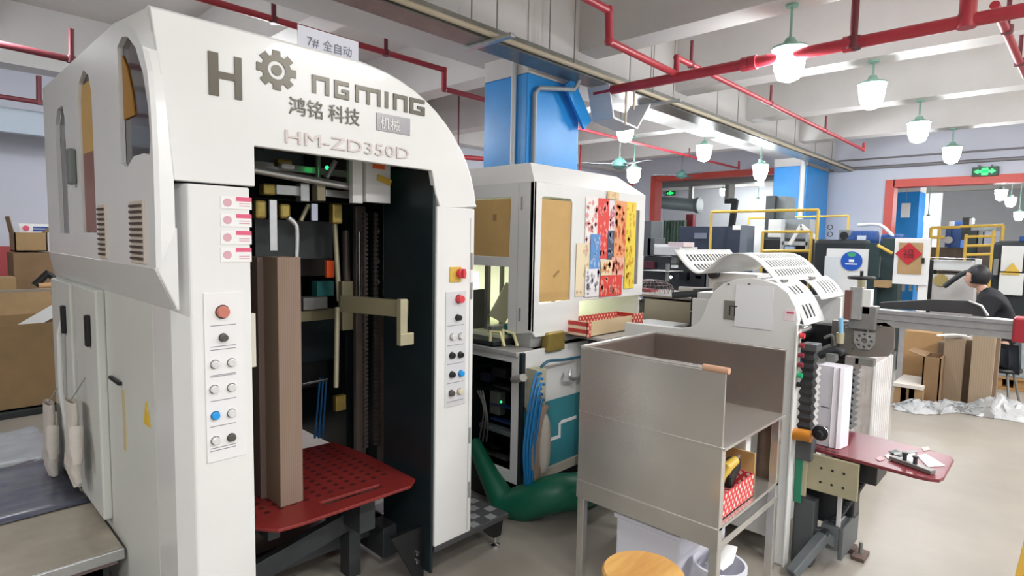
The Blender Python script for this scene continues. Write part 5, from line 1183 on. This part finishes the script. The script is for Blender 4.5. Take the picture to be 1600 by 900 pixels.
# yellow railings
def railing(label, x, bars, posts, r=.022):
    p0 = W(posts[0][0], posts[0][1], x=x); t = thing('yellow_railing', label, 'railing', (x, p0.y, 0))
    for a, b, c_, d in bars:
        q = MB(); q.cyl(W(a, b, x=x), W(c_, d, x=x), r, n=8); q.build('rail_bar', yel, t, smooth=True)
    for u, v0 in posts:
        q = MB(); p = W(u, v0, x=x); q.cyl((p.x, p.y, 0), p, r, n=8); q.build('rail_post', yel, t, smooth=True)
    return t
railing('tall yellow railing in front of the navy cabinet and the far blue pillar', 9.2, [(1112, 331, 1279, 328), (1192, 362, 1268, 362), (1192, 392, 1268, 392)], [(1112, 331), (1192, 362), (1279, 328), (1268, 362)])
railing('fainter yellow railing farther back beside the far blue pillar', 11.6, [(1170, 341, 1326, 337)], [(1170, 341), (1326, 337)], .018)
# grey press with white panels
gp = thing('grey_press', 'grey printing press with white panels and a dark column left of the far blue pillar', 'machine', (10.4, 3.7, 0))
bg('dark_column', mat('column_dark', '#3d4142', .5), gp, 1197, 306, 1206, 400, 10.2, .4); bg('upper_box', mat('upper_grey', '#717878', .5), gp, 1206, 307, 1226, 342, 10.3, .5)
bg('white_panel', white2, gp, 1201, 343, 1223, 371, 10.0, .1); bg('grey_panel', mat('panel_mid_grey', '#8b9093', .4), gp, 1225, 343, 1264, 374, 10.15, .3)
bg('black_base', black, gp, 1193, 372, 1270, 400, 10.0, .8, .03, down=True); bg('white_front', paper, gp, 1168, 352, 1193, 396, 10.5, .2)
bg('crossbeam', alu, gp, 1222, 377, 1262, 384, 9.9, .1); bg('upright', alu, gp, 1221, 343, 1224, 395, 9.9, .05); bg('upright', alu, gp, 1259, 365, 1262, 390, 9.9, .05)
q = MB(); q.bar(W(1234, 382, x=9.85), W(1252, 352, x=9.85), .05, .05); q.bar(W(1252, 352, x=9.85), W(1275, 372, x=9.85), .05, .05); q.build('folding_arm', white, gp)
bg('pale_blue_rag', mat('pale_blue', '#9fb2d2', .6), gp, 1226, 385, 1240, 393, 9.88, .1)
# left opening: curtain, shutter roll, bracket duct
sh_ = thing('shutter_roll', 'grey rolled shutter housing inside the left opening', 'shutter', W(1062, 320, x=17))
q = MB(); a = W(1030, 316, x=17); b_ = W(1088, 321, x=17); q.cyl(a, b_, .2, n=24); q.build('roll', mat('shutter_grey', '#8d999b', .35, .2), sh_, smooth=True)
q = MB(); q.cyl(b_, b_-V(0, .12, 0), .24, n=24); q.build('end_plate', mat('shutter_end', '#6d7779', .4), sh_)
q = MB(); p = W(1079, 296, x=17); q.box(17, 17.1, p.y-.06, p.y+.06, p.z-.5, ZC-.002); q.build('support_post', grey, sh_)
q = MB(); rows = []; ycs = W(1037, 350, x=17.3).y; yce = W(1072, 350, x=17.3).y
for i in range(41):
    y = ycs+(yce-ycs)*i/40; o_ = .06*math.sin(i*1.15)
    rows.append([(17.3+o_, y, .0), (17.3+o_*.9, y, 1.2), (17.3+o_*.6, y, 2.35)])
q.sheet(rows); o = q.build('strip_curtain', mat('green_plastic_curtain', '#9db5a3', .3, 0, col2='#4f6a5c', scale=3, stretch=(1, 1, .3)), smooth=True, solid=.01); tag(o, 'hanging greenish plastic curtain inside the left opening', 'curtain')
q = MB(); y0, y1, z0, z1 = RX(1072, 335, 1082, 360, 17.6); q.box(17.6, 17.8, y0, y1, 0, z1); o = q.build('red_door_post', mat('dark_red_post', '#8c2730', .5)); tag(o, 'dark red door post beside the greenish curtain', 'post')
q = MB(); q.box(15, 15.4, 4.0, 8.8, 3.2, 3.5); [q.box(15.18, 15.2, y_, y_+.02, 3.5, ZC-.001) for y_ in (4.5, 6.5, 8.3)]; o = q.build('air_duct', mat('duct_galv', '#8b8f8c', .4, .5), bevel=.02); tag(o, 'wide grey galvanised duct crossing the top of the left opening', 'duct')
q = MB(); q.bar(W(1133, 314, x=17), W(1150, 314, x=17), .1, .16); q.bar(W(1149, 312, x=17), W(1143, 356, x=17), .12, .16); o = q.build('cable_chute', mat('chute_black', '#33383a', .5)); tag(o, 'black angled cable chute hanging inside the left opening', 'duct')
q = MB(); q.box(16.9, 17.3, W(1142, 300, x=17).y, W(1134, 300, x=17).y, W(1138, 312, x=17).z, ZC); o = q.build('vent_hood', grey, bevel=.03); tag(o, 'grey vent hood above the black cable chute', 'vent')

# ---------------------------------------------------------------- machine with white door and blue round sticker
gm = thing('folder_gluer', 'dark green machine with a white door, round blue sticker and two blue motors', 'machine', (8.9, 2.2, 0))
dgn = mat('dark_green_frame', '#26393a', .45)
bg('frame', mat('frame_black', '#1f2426', .5), gm, 1272, 374, 1352, 500, 8.6, .8, .05, down=True); bg('frame_leg', dgn, gm, 1352, 380, 1367, 500, 8.6, .2, down=True); bg('frame_leg', dgn, gm, 1378, 372, 1399, 500, 8.7, .3, down=True)
dr = bg('white_door', white2, gm, 1292, 388, 1352, 470, 8.57, .03, down=True); bg('white_flap', mat('flap_white', '#cfd3d6', .4), gm, 1289, 400, 1308, 445, 8.55, .02)
c = W(1330.5, 408, x=8.56); q = MB(); q.cyl(c, c-V(.006, 0, 0), .125, n=28); stk = q.build('round_sticker', mat('sticker_blue', '#1f55b5', .4), dr)
q = MB(); q.plate([(c.x-.01, c.y+.05*math.cos(t), c.z+.085+.03*math.sin(t)) for t in [i*math.pi/6 for i in range(12)]], thick=(.003, 0, 0)); q.build('sticker_green_cap', mat('sticker_green', '#3f9d6e', .4), stk)
q = MB(); q.box(c.x-.01, c.x-.007, c.y-.07, c.y+.07, c.z-.045, c.z-.03); q.box(c.x-.01, c.x-.007, c.y-.03, c.y+.03, c.z-.01, c.z+.02); q.build('sticker_print', paper, stk)
mb_ = mat('motor_blue', '#2a4f8f', .35, .1)
def motor(par, u0, u1, v, x, r):
    a = W(u0, v, x=x); b_ = W(u1, v, x=x); d = (b_-a)
    t = thing('electric_motor', par[1], 'motor', (a+b_)/2) if False else None
    q = MB(); q.cyl(a, b_, r, n=20); m_ = q.build('motor', mb_, par, smooth=True)
    q = MB()
    for k in range(7): f_ = .2+.1*k; q.cyl(a+d*f_, a+d*(f_+.03), r*1.08, n=20)
    q.build('cooling_fins', mb_, m_)
    q = MB(); q.box(x-.02-r, x-r*.7, (a.y+b_.y)/2-.05, (a.y+b_.y)/2+.05, a.z-.03, a.z+.05); q.build('terminal_box', mat('terminal_white', '#c8d2de', .4), m_, bevel=.004)
motor(gm, 1329, 1371, 374, 8.8, .11); motor(gm, 1378, 1412, 378, 8.95, .1)
bg('gearbox', mat('gearbox_grey', '#8d9190', .4, .4), gm, 1311, 359, 1328, 377, 8.7, .2); q = MB(); c2 = W(1319, 368, x=8.69); q.cyl(c2, c2-V(.02, 0, 0), .05, n=16); q.build('gearbox_bore', black, gm)
q = MB(); q.cyl(W(1371, 383, x=8.5), W(1394, 396, x=8.5), .018); q.build('yellow_lever', yel, gm); bg('chrome_column', chrome, gm, 1368, 400, 1374, 434, 8.65, .05); bg('tan_block', card, gm, 1366, 438, 1388, 450, 8.5, .2)
q = MB(); 
for (u, v) in ((1297, 355), (1297, 366)):
    p = W(u, v, x=8.7); q.tube([(p.x, p.y+.03*math.cos(i*math.pi/5), p.z+.03*math.sin(i*math.pi/5)) for i in range(10)], .006, n=5, closed=True)
q.build('lifting_eye', dgrey, gm)
q = MB(); q.tube(spline([W(1320, 362, x=8.9), W(1340, 352, x=8.9), W(1375, 352, x=8.9), W(1398, 372, x=8.9)][1:], 6), .022); q.build('white_hose', white, gm, smooth=True)
# white board with cardboard and red diamond
bd = thing('board_door', 'white framed door lined with brown cardboard, a red paper diamond stuck on it', 'door panel', (8.7, 1.5, 0))
bg('door_frame', white2, bd, 1399, 372, 1448, 446, 8.3, .05); bg('side_frame', white2, bd, 1440, 372, 1447, 470, 8.33, .05, down=True); cb = bg('cardboard_lining', card, bd, 1405, 379, 1439, 429, 8.29, .01, 0)
c = W(1419.5, 396.5, x=8.28); q = MB(); r = .135; q.plate([(c.x, c.y+r, c.z), (c.x, c.y, c.z+r), (c.x, c.y-r, c.z), (c.x, c.y, c.z-r)], thick=(.006, 0, 0)); dd = q.build('red_diamond', mat('festive_red', '#b3202c', .5), bd)
text('福', .12, (c.x-.002, c.y+.06, c.z-.045), (0, -1, 0), mat('dark_ink_red', '#5a1218', .5), 'diamond_character', dd, .0008)
B('door_handle', black, bd, (8.28, 8.30, *RX(1440, 403, 1444, 412, 8.28)[:2], *RX(1440, 403, 1444, 412, 8.28)[2:]), bevel=.004)
for u in (1410, 1421, 1432): bg('lower_rod', grey, bd, u, 437, u+3, 455, 8.35, .03)
# right opening: machines beyond
wc = thing('white_cabinet_row', 'long white panelled machine behind the seated person, in the right opening', 'machine', (10.6, 1.3, 0))
bg('upper_panel', white2, wc, 1454, 406, 1517, 424, 10.5, .4); bg('lower_panel', mat('panel_smudged', '#d8d2cf', .5, 0, var=.15, scale=3), wc, 1452, 428, 1520, 470, 10.5, .4, down=True)
bg('top_rail', alu, wc, 1447, 402, 1530, 405, 10.45, .1); bg('black_end', black, wc, 1447, 406, 1454, 470, 10.48, .4, down=True); bg('black_gap', dgrey, wc, 1454, 424, 1520, 428, 10.6, .3); bg('white_post', white, wc, 1524, 405, 1530, 450, 10.4, .06)
c = W(1470, 438, x=10.49); q = MB(); q.cyl(c, c-V(.005, 0, 0), .09, n=20); q.build('round_mark', mat('gold_mark', '#b09a5e', .6), wc)
q = MB(); q.tube(spline([W(1516, 424, x=10.2), W(1500, 430, x=10.2), W(1475, 448, x=10.2)], 5), .035); q.build('feed_arm', dgrey, wc, smooth=True)
rc_ = thing('control_cabinet', 'white machine cabinet with a yellow warning triangle at the right edge', 'machine', (9.4, .4, 0))
bg('black_frame', mat('frame_black', '#1f2426'), rc_, 1553, 376, 1700, 480, 9.4, .7, .05, down=True); bg('white_door', white2, rc_, 1566, 384, 1597, 425, 9.36, .03); bg('white_door', white2, rc_, 1562, 426, 1597, 462, 9.34, .05)
q = MB(); a = W(1582, 418, x=9.33); q.plate([(a.x, a.y+.07, a.z-.05), (a.x, a.y-.07, a.z-.05), (a.x, a.y, a.z+.06)], thick=(.004, 0, 0)); q.box(a.x, a.x+.004, a.y-.07, a.y+.1, a.z-.09, a.z-.065); q.build('warning_triangle', yel, rc_)
bg('motor_block', mb_, rc_, 1593, 369, 1615, 377, 9.4, .2); bg('side_knob', grey, rc_, 1553, 405, 1558, 430, 9.3, .1)
bp_ = thing('blue_press', 'blue upright press unit beyond the right opening', 'machine', (16.5, 2.3, 0))
bg('blue_body', mat('press_blue', '#2c66b5', .35), bp_, 1484, 346, 1500, 388, 16.5, .6); bg('blue_side', mat('press_blue_dark', '#2a5798', .4), bp_, 1478, 358, 1485, 386, 16.45, .4); bg('white_box', white, bp_, 1483, 346, 1490, 358, 16.4, .1); bg('base', mat('press_base', '#7b6c5c', .6, 0, var=.4), bp_, 1452, 386, 1530, 403, 16.5, .8, down=True)
c = W(1482, 375, x=16.4); q = MB(); q.cyl(c, c-V(.03, 0, 0), .08, n=18); q.build('white_dial', white, bp_)
gt_ = thing('press_tower', 'black and grey press tower with a pale duct, beyond the right opening', 'machine', (15.8, 1.6, 0))
bg('black_tower', mat('tower_black', '#2c3332', .5), gt_, 1504, 340, 1516, 375, 15.9, .5); bg('white_edge', white2, gt_, 1515, 341, 1519, 352, 15.85, .4); bg('tower_body', dgn, gt_, 1512, 360, 1526, 405, 15.8, .5, down=True); bg('pale_duct', mat('duct_galv', '#8b8f8c'), gt_, 1516, 350, 1556, 360, 15.9, .4); bg('window_unit', mat('window_bluegrey', '#a8b3c9', .3), gt_, 1536, 362, 1560, 382, 15.8, .2)
bg('grey_panel', mat('panel_mid_grey', '#8b9093'), gt_, 1527, 360, 1537, 382, 15.8, .2); bg('machine_mass', mat('mass_brown', '#5e574f', .6, 0, var=.4), gt_, 1526, 384, 1556, 410, 15.8, .5, down=True)
railing('yellow railing at the left inside the right opening', 15.2, [(1455, 356, 1500, 355), (1455, 371, 1476, 371)], [(1455, 356), (1468, 356)], .03)
railing('yellow ladder railing at the right inside the right opening', 14.6, [(1510, 370, 1556, 369), (1510, 384, 1556, 383), (1510, 398, 1556, 397), (1500, 354, 1568, 352)], [(1510, 366), (1553, 360), (1568, 352)], .028)
# seated worker
hair = mat('black_hair', '#15151a', .5); skin = mat('skin', '#c49a84', .5); shirt = mat('black_shirt', '#17191f', .8, 0, var=.1); trous = mat('dark_trousers', '#262a33', .8)
hx = 7.9; hc = W(1528, 433, x=hx)
pr_ = thing('person', 'seated person in a black shirt with short black hair, bent over a work table', 'person', (hx, hc.y, 0))
fy = hc.y; hz = hc.z                       # head centre
nk = (hx+.01, fy-.05, hz-.145)
pelvis = (hx+.02, fy-.26, hz-.76); ch = (hx+.02, fy-.18, hz-.42); shc = (hx+.02, fy-.12, hz-.21)
def body(verts, edges, rad, nm, m):
    me = bpy.data.meshes.new(nm); o0 = Vector(pr_['_o']); me.from_pydata([tuple(Vector(v)-o0) for v in verts], edges, [])
    o = bpy.data.objects.new(nm, me); COL.objects.link(o); o.parent = pr_
    md = o.modifiers.new('skin', 'SKIN'); md.use_smooth_shade = True
    for i, r in enumerate(rad):
        me.skin_vertices[0].data[i].radius = (r, r)
    me.skin_vertices[0].data[0].use_root = True
    s_ = o.modifiers.new('s', 'SUBSURF'); s_.levels = 2; s_.render_levels = 2; me.materials.append(m); return o
# x is away from the camera: shoulders run along x
vs = [pelvis, ch, shc, nk, (hx, fy-.01, hz-.05),
      (hx-.17, fy-.13, hz-.235), (hx-.23, fy-.04, hz-.50), (hx-.20, fy+.20, hz-.52), (hx-.19, fy+.28, hz-.52),
      (hx+.21, fy-.13, hz-.235), (hx+.27, fy-.04, hz-.50), (hx+.24, fy+.20, hz-.52), (hx+.23, fy+.28, hz-.52),
      (hx-.09, fy-.24, hz-.80), (hx-.11, fy+.16, hz-.82), (hx-.11, fy+.14, .10), (hx-.11, fy+.26, .045),
      (hx+.13, fy-.24, hz-.80), (hx+.15, fy+.16, hz-.82), (hx+.15, fy+.14, .10), (hx+.15, fy+.26, .045)]
ed = [(0, 1), (1, 2), (2, 3), (3, 4), (2, 5), (5, 6), (6, 7), (7, 8), (2, 9), (9, 10), (10, 11), (11, 12), (0, 13), (13, 14), (14, 15), (15, 16), (0, 17), (17, 18), (18, 19), (19, 20)]
rd = [.15, .145, .12, .055, .05, .07, .048, .036, .028, .07, .048, .036, .028, .095, .07, .045, .035, .095, .07, .045, .035]
rb = list(rd)
for k, f_ in ((0, .8), (1, .75), (2, .55), (5, .7), (6, .85), (9, .7), (10, .85), (13, .8), (17, .8)): rb[k] *= f_
body(vs, ed, rb, 'body', skin)
# shirt: torso and upper arms, a little larger; trousers over hips and legs
up = [0, 1, 2, 5, 6, 9, 10]
def sub(idx, extra_r, nm, m, e2):
    mp_ = {k: n for n, k in enumerate(idx)}
    body([vs[k] for k in idx], [(mp_[a], mp_[b]) for a, b in e2], [rd[k]+extra_r for k in idx], nm, m)
rd[3] = .05
sub([0, 1, 2, 5, 6, 9, 10, 3], .03, 'shirt', shirt, [(0, 1), (1, 2), (2, 5), (5, 6), (2, 9), (9, 10), (2, 3)])
sub([0, 13, 14, 15, 17, 18, 19], .016, 'trousers', trous, [(0, 13), (13, 14), (14, 15), (0, 17), (17, 18), (18, 19)])
for sx_ in (-.11, .15): B('shoe', black, pr_, (hx+sx_-.05, hx+sx_+.05, fy+.08, fy+.34, .0, .08), bevel=.03)
# head turned to the left (+y), tilted down
q = MB(); bmesh.ops.create_uvsphere(q.bm, u_segments=20, v_segments=16, radius=1)
for v in q.bm.verts:
    x_, y_, z_ = v.co; jaw = 1-.22*max(0, -z_)**1.2
    v.co = Vector((hx+x_*.076*jaw, fy+.01+y_*.094*(1-.1*max(0, -z_))+(.012 if y_ > .3 and z_ < 0 else 0), hz+z_*.118))
q.build('head', skin, pr_, smooth=True)
q = MB(); q.plate([(hx-.008, fy+.10, hz+.01), (hx+.008, fy+.10, hz+.01), (hx+.012, fy+.122, hz-.025), (hx-.012, fy+.122, hz-.025)], thick=(0, -.02, -.01)); q.build('nose', skin, pr_, bevel=.004)
for s_ in (-1, 1):
    q = MB(); q.lathe((hx+s_*.074, fy-.005, hz-.01), [(.008, -.006), (.024, 0), (.02, .008)], 12, 'x'); q.build('ear', skin, pr_, smooth=True)
    q = MB(); q.lathe((hx+s_*.03, fy+.096, hz+.012), [(.002, -.004), (.008, 0), (.002, .006)], 8, 'y'); q.build('eye', black, pr_, smooth=True)
B('mouth', mat('lips', '#a06a60', .5), pr_, (hx-.02, hx+.02, fy+.100, fy+.106, hz-.062, hz-.055))
q = MB(); bmesh.ops.create_uvsphere(q.bm, u_segments=24, v_segments=18, radius=1)
rr = random.Random(5)
for v in q.bm.verts:
    x_, y_, z_ = v.co; k = 1+.03*rr.random()
    zz = z_*.125; 
    front = y_ > .62 and z_ < .3
    side = z_ < -.72
    if front or side: k = .80
    v.co = Vector((hx+x_*.088*k, fy-.004+y_*.105*k, hz+.012+zz*(k if side else 1)))
q.build('hair', hair, pr_, smooth=True)
for bx_, by_, bz_ in ((hx-.19, fy+.30, hz-.525), (hx+.23, fy+.30, hz-.525)):
    for k in range(4): q = MB(); dx = (k-1.5)*.019; q.tube([(bx_+dx, by_-.02, bz_), (bx_+dx, by_+.03, bz_-.004), (bx_+dx, by_+.055-.006*abs(k-1.5), bz_-.02)], [.0095, .0085, .006]); q.build('finger', skin, pr_, smooth=True)
    q = MB(); q.tube([(bx_-.028, by_-.03, bz_), (bx_-.045, by_, bz_-.006), (bx_-.04, by_+.022, bz_-.014)], [.011, .0095, .007]); q.build('thumb', skin, pr_, smooth=True)
st_ = thing('work_stool', 'plain dark stool under the seated worker', 'stool', (hx+.02, fy-.26, 0))
zz_ = hz-.76-.17
q = MB(); q.lathe((hx+.02, fy-.26, zz_-.04), [(.16, 0), (.17, .02), (.16, .04)], 24); q.build('seat', black, st_, smooth=True)
for k in range(4):
    a = k*math.pi/2+.5; q = MB(); q.cyl((hx+.02+.1*math.cos(a), fy-.26+.1*math.sin(a), zz_-.04), (hx+.02+.18*math.cos(a), fy-.26+.18*math.sin(a), 0), .012, n=8); q.build('leg', grey, st_)
wt = thing('work_table', 'low work table with white papers in front of the seated person', 'table', (hx, fy+.75, 0))
B('table_top', white2, wt, (hx-.1, hx+.5, fy+.24, fy+1.0, hz-.59, hz-.55))
for x_ in (hx-.05, hx+.45):
    for y_ in (fy+.42, fy+.95): B('leg', dgrey, wt, (x_-.02, x_+.02, y_-.02, y_+.02, 0, hz-.59))
q = MB(); q.sheet([[(hx-.05+i*.1, fy+.3+j*.12, hz-.54+rr.random()*.05) for j in range(6)] for i in range(6)]); o = q.build('paper_heap', paper, solid=.004); tag(o, 'heap of loose white paper on the work table before the seated person', 'paper')

# ---------------------------------------------------------------- goods on the floor at right
def gcarton(label, u0, v0, u1, v1, x, d, m=card, open_=False, flaps=()):
    y0, y1, z0, z1 = RX(u0, v0, u1, v1, x); return carton('carton', label, x, x+d, y0, y1, 0, z1, m=m, open_=open_, flaps=flaps)
gcarton('tall brown carton under the aluminium rail, behind the smaller opened one', 1414, 516, 1466, 575, 7.5, .25, mat('carton_orange_brown', '#b48f62', .8, 0, var=.1))
gcarton('small brown carton with one lifted flap right in front of the tall one', 1443, 557, 1468, 596, 7.0, .35, card2, True, (('y1', .14, .25),))
def gstack(label, u0, v0, u1, v1, x, d, m):
    y0, y1, z0, z1 = RX(u0, v0, u1, v1, x); q = MB(); q.box(x, x+d, y0, y1, 0, z1); o = q.build('chipboard_stack', m, bevel=.004); tag(o, label, 'cardboard'); return o
gl = stripes('chipboard_layers_y', '#a39078', '#9c8972', .02, 'Y', .8); gd = mat('chipboard_shade', '#85725f', .8, 0, var=.1)
gstack('light grey-brown chipboard stack with white slats on it, left of the standing stacks', 1476, 528, 1501, 620, 7.25, .10, gl)
gstack('darker narrow chipboard stack between the two light standing stacks', 1501, 530, 1521, 622, 7.35, .12, gd)
gstack('tallest light chipboard stack of the standing stacks', 1521, 514, 1548, 624, 7.15, .10, gl)
gstack('dark chipboard strip stack at the right end of the standing stacks', 1548, 516, 1556, 616, 7.22, .10, gd)
gstack('dark chipboard stack at the left end of the standing stacks', 1466, 534, 1476, 615, 7.4, .2, gd)
for k in range(3):
    a = W(1464+k*10, 524+k*1.2, x=7.2); b_ = W(1504+k*5, 522+k*3.4, x=7.25); q = MB(); q.bar(a+V(.06*k, 0, 0), b_+V(.06*k, 0, 0), .05, .012); o = q.build('cardboard_strip', paper); tag(o, ['front white slat', 'middle white slat', 'rear white slat'][k]+' laid across the light chipboard stack', 'slat')
# wooden skid with board offcuts
y0, y1, z0, z1 = RX(1395, 596, 1441, 622, 6.9)
sk = thing('wooden_skid', 'low wooden skid with a white board on top, left of the standing stacks', 'pallet', (7.2, (y0+y1)/2, 0))
B('deck_board', mat('deck_white', '#d9d2c8', .7), sk, (6.9, 7.45, y0, y1, .20, .235))
for i in range(3): yy = y0+(y1-y0-.12)*i/2; B('block', [card, card2][i % 2], sk, (6.92, 7.43, yy, yy+.12, .03, .20))
B('base_board', card2, sk, (6.9, 7.45, y0, y1, 0, .03))
# film-wrapped pallet load at the right edge
y0, y1, z0, z1 = RX(1556, 505, 1640, 600, 8.7)
wp_ = thing('wrapped_pallet_load', 'plastic-wrapped grey-green load on a wooden pallet at the right edge', 'pallet load', (9.1, (y0+y1)/2, 0))
B('load', mat('load_greygreen', '#7f9293', .25, .2, col2='#a9b8b6', scale=7, bump=.4), wp_, (8.7, 9.6, y0, y1, .15, z1), bevel=.02)
q = MB(); rr = random.Random(9); q.sheet([[(8.685-rr.random()*.02, y0+(y1-y0)*i/12, .15+(z1-.15)*j/8) for j in range(9)] for i in range(13)]); q.build('film', film, wp_, smooth=True)
pw = mat('pallet_wood', '#b48a55', .8, 0, var=.15)
B('deck', pw, wp_, (8.68, 9.62, y0, y1, .12, .145)); B('base_boards', pw, wp_, (8.68, 9.62, y0, y1, 0, .025))
for i in range(3): yy = y1-.1-(y1-y0-.1)*i/2; B('block', pw, wp_, (8.7, 9.6, yy, yy+.1, .025, .12))
# crumpled clear film on the floor
q = MB(); rr = random.Random(21); rows = []; nx, ny = 46, 18
for i in range(nx+1):
    t_ = i/nx; u = 1397+(1625-1397)*t_; vt = 628-10*math.sin(t_*3)-(14 if .62 < t_ < .75 else 0); vb = 640+18*t_+5*math.sin(t_*9)
    row = []
    for j in range(ny+1):
        g = j/ny; p = W(u, vb+(vt-vb)*g+6*(1-g)*0, z=0); edge = min(1, 4*g, 4*(1-g), 6*t_+.1, 6*(1-t_)+.1)
        row.append((min(p.x, 6.86 if u < 1474 else 7.08 if u < 1560 else 7.55)+rr.uniform(-.02, .02), p.y+rr.uniform(-.02, .02), .006+edge*(.04+.03*rr.random()+.05*math.sin(i*.35+.5*j)**2)+(.10*math.exp(-((t_-.68)/.07)**2)*math.sin(math.pi*g))))
    rows.append(row)
q.sheet(rows); o = q.build('plastic_film', mat('clear_film_floor', '#e3e6e8', .12, 0, alpha=.62, coat=.5, bump=.6, scale=14), smooth=True); tag(o, 'long crumpled sheet of clear plastic film on the floor at right', 'plastic film')
p = W(1596, 895, z=.5)
q = MB(); 
t = thing('barrier_board', 'yellow painted post corner just entering the frame at the bottom right', 'post', (W(1600, 880, z=.4).x, W(1600, 880, z=.4).y, 0))
a = W(1584, 900, z=.3); b_ = W(1600, 838, z=.42)
q.plate([tuple(W(1586, 900, x=2.2)), tuple(W(1600, 846, x=2.2)), tuple(W(1680, 820, x=2.2)), tuple(W(1680, 940, x=2.2))], thick=(.03, 0, 0)); zmin = min(v.co.z for v in q.bm.verts)
q.build('yellow_plate', mat('yellow_panel_paint', '#e8b94a', .5), t)
pm = W(1660, 900, x=2.22); q = MB(); q.box(pm.x-.02, pm.x+.02, pm.y-.02, pm.y+.02, 0, pm.z); q.build('stand', dgrey, t)

for o in bpy.data.objects:
    if o.parent is None and (o.name.startswith('hand_tool') or o.name.startswith('screwdriver')):
        o.location = Vector(o.location)+Vector((.10, -.02, .045))

GROUPS = {'jar_lamp': 'hanging jar lamps', 'sprinkler_pipe': 'red sprinkler pipes', 'ceiling_fan': 'ceiling fans', 'exit_sign': 'green exit signs',
          'cotton_glove': 'cotton gloves on the machine side', 'carton': 'brown cartons', 'chipboard_stack': 'upright chipboard stacks', 'paper_scrap': 'paper scraps',
          'yellow_railing': 'yellow railings', 'hanging_notice': 'hanging white notices', 'conduit_pipe': 'conduits', 'steel_rule': 'rules on the maroon table',
          'cardboard_strip': 'white slats on the chipboard', 'paper_pile': 'paper piles on the dark machine ledge', 'screwdriver': 'tools in the lattice box'}
for o in bpy.data.objects:
    k = o.name.split('.')[0]
    if o.parent is None and k in GROUPS and 'label' in o and 'group' not in o: o['group'] = GROUPS[k]

for _o in list(bpy.data.objects):
    if "_o" in _o: del _o["_o"]
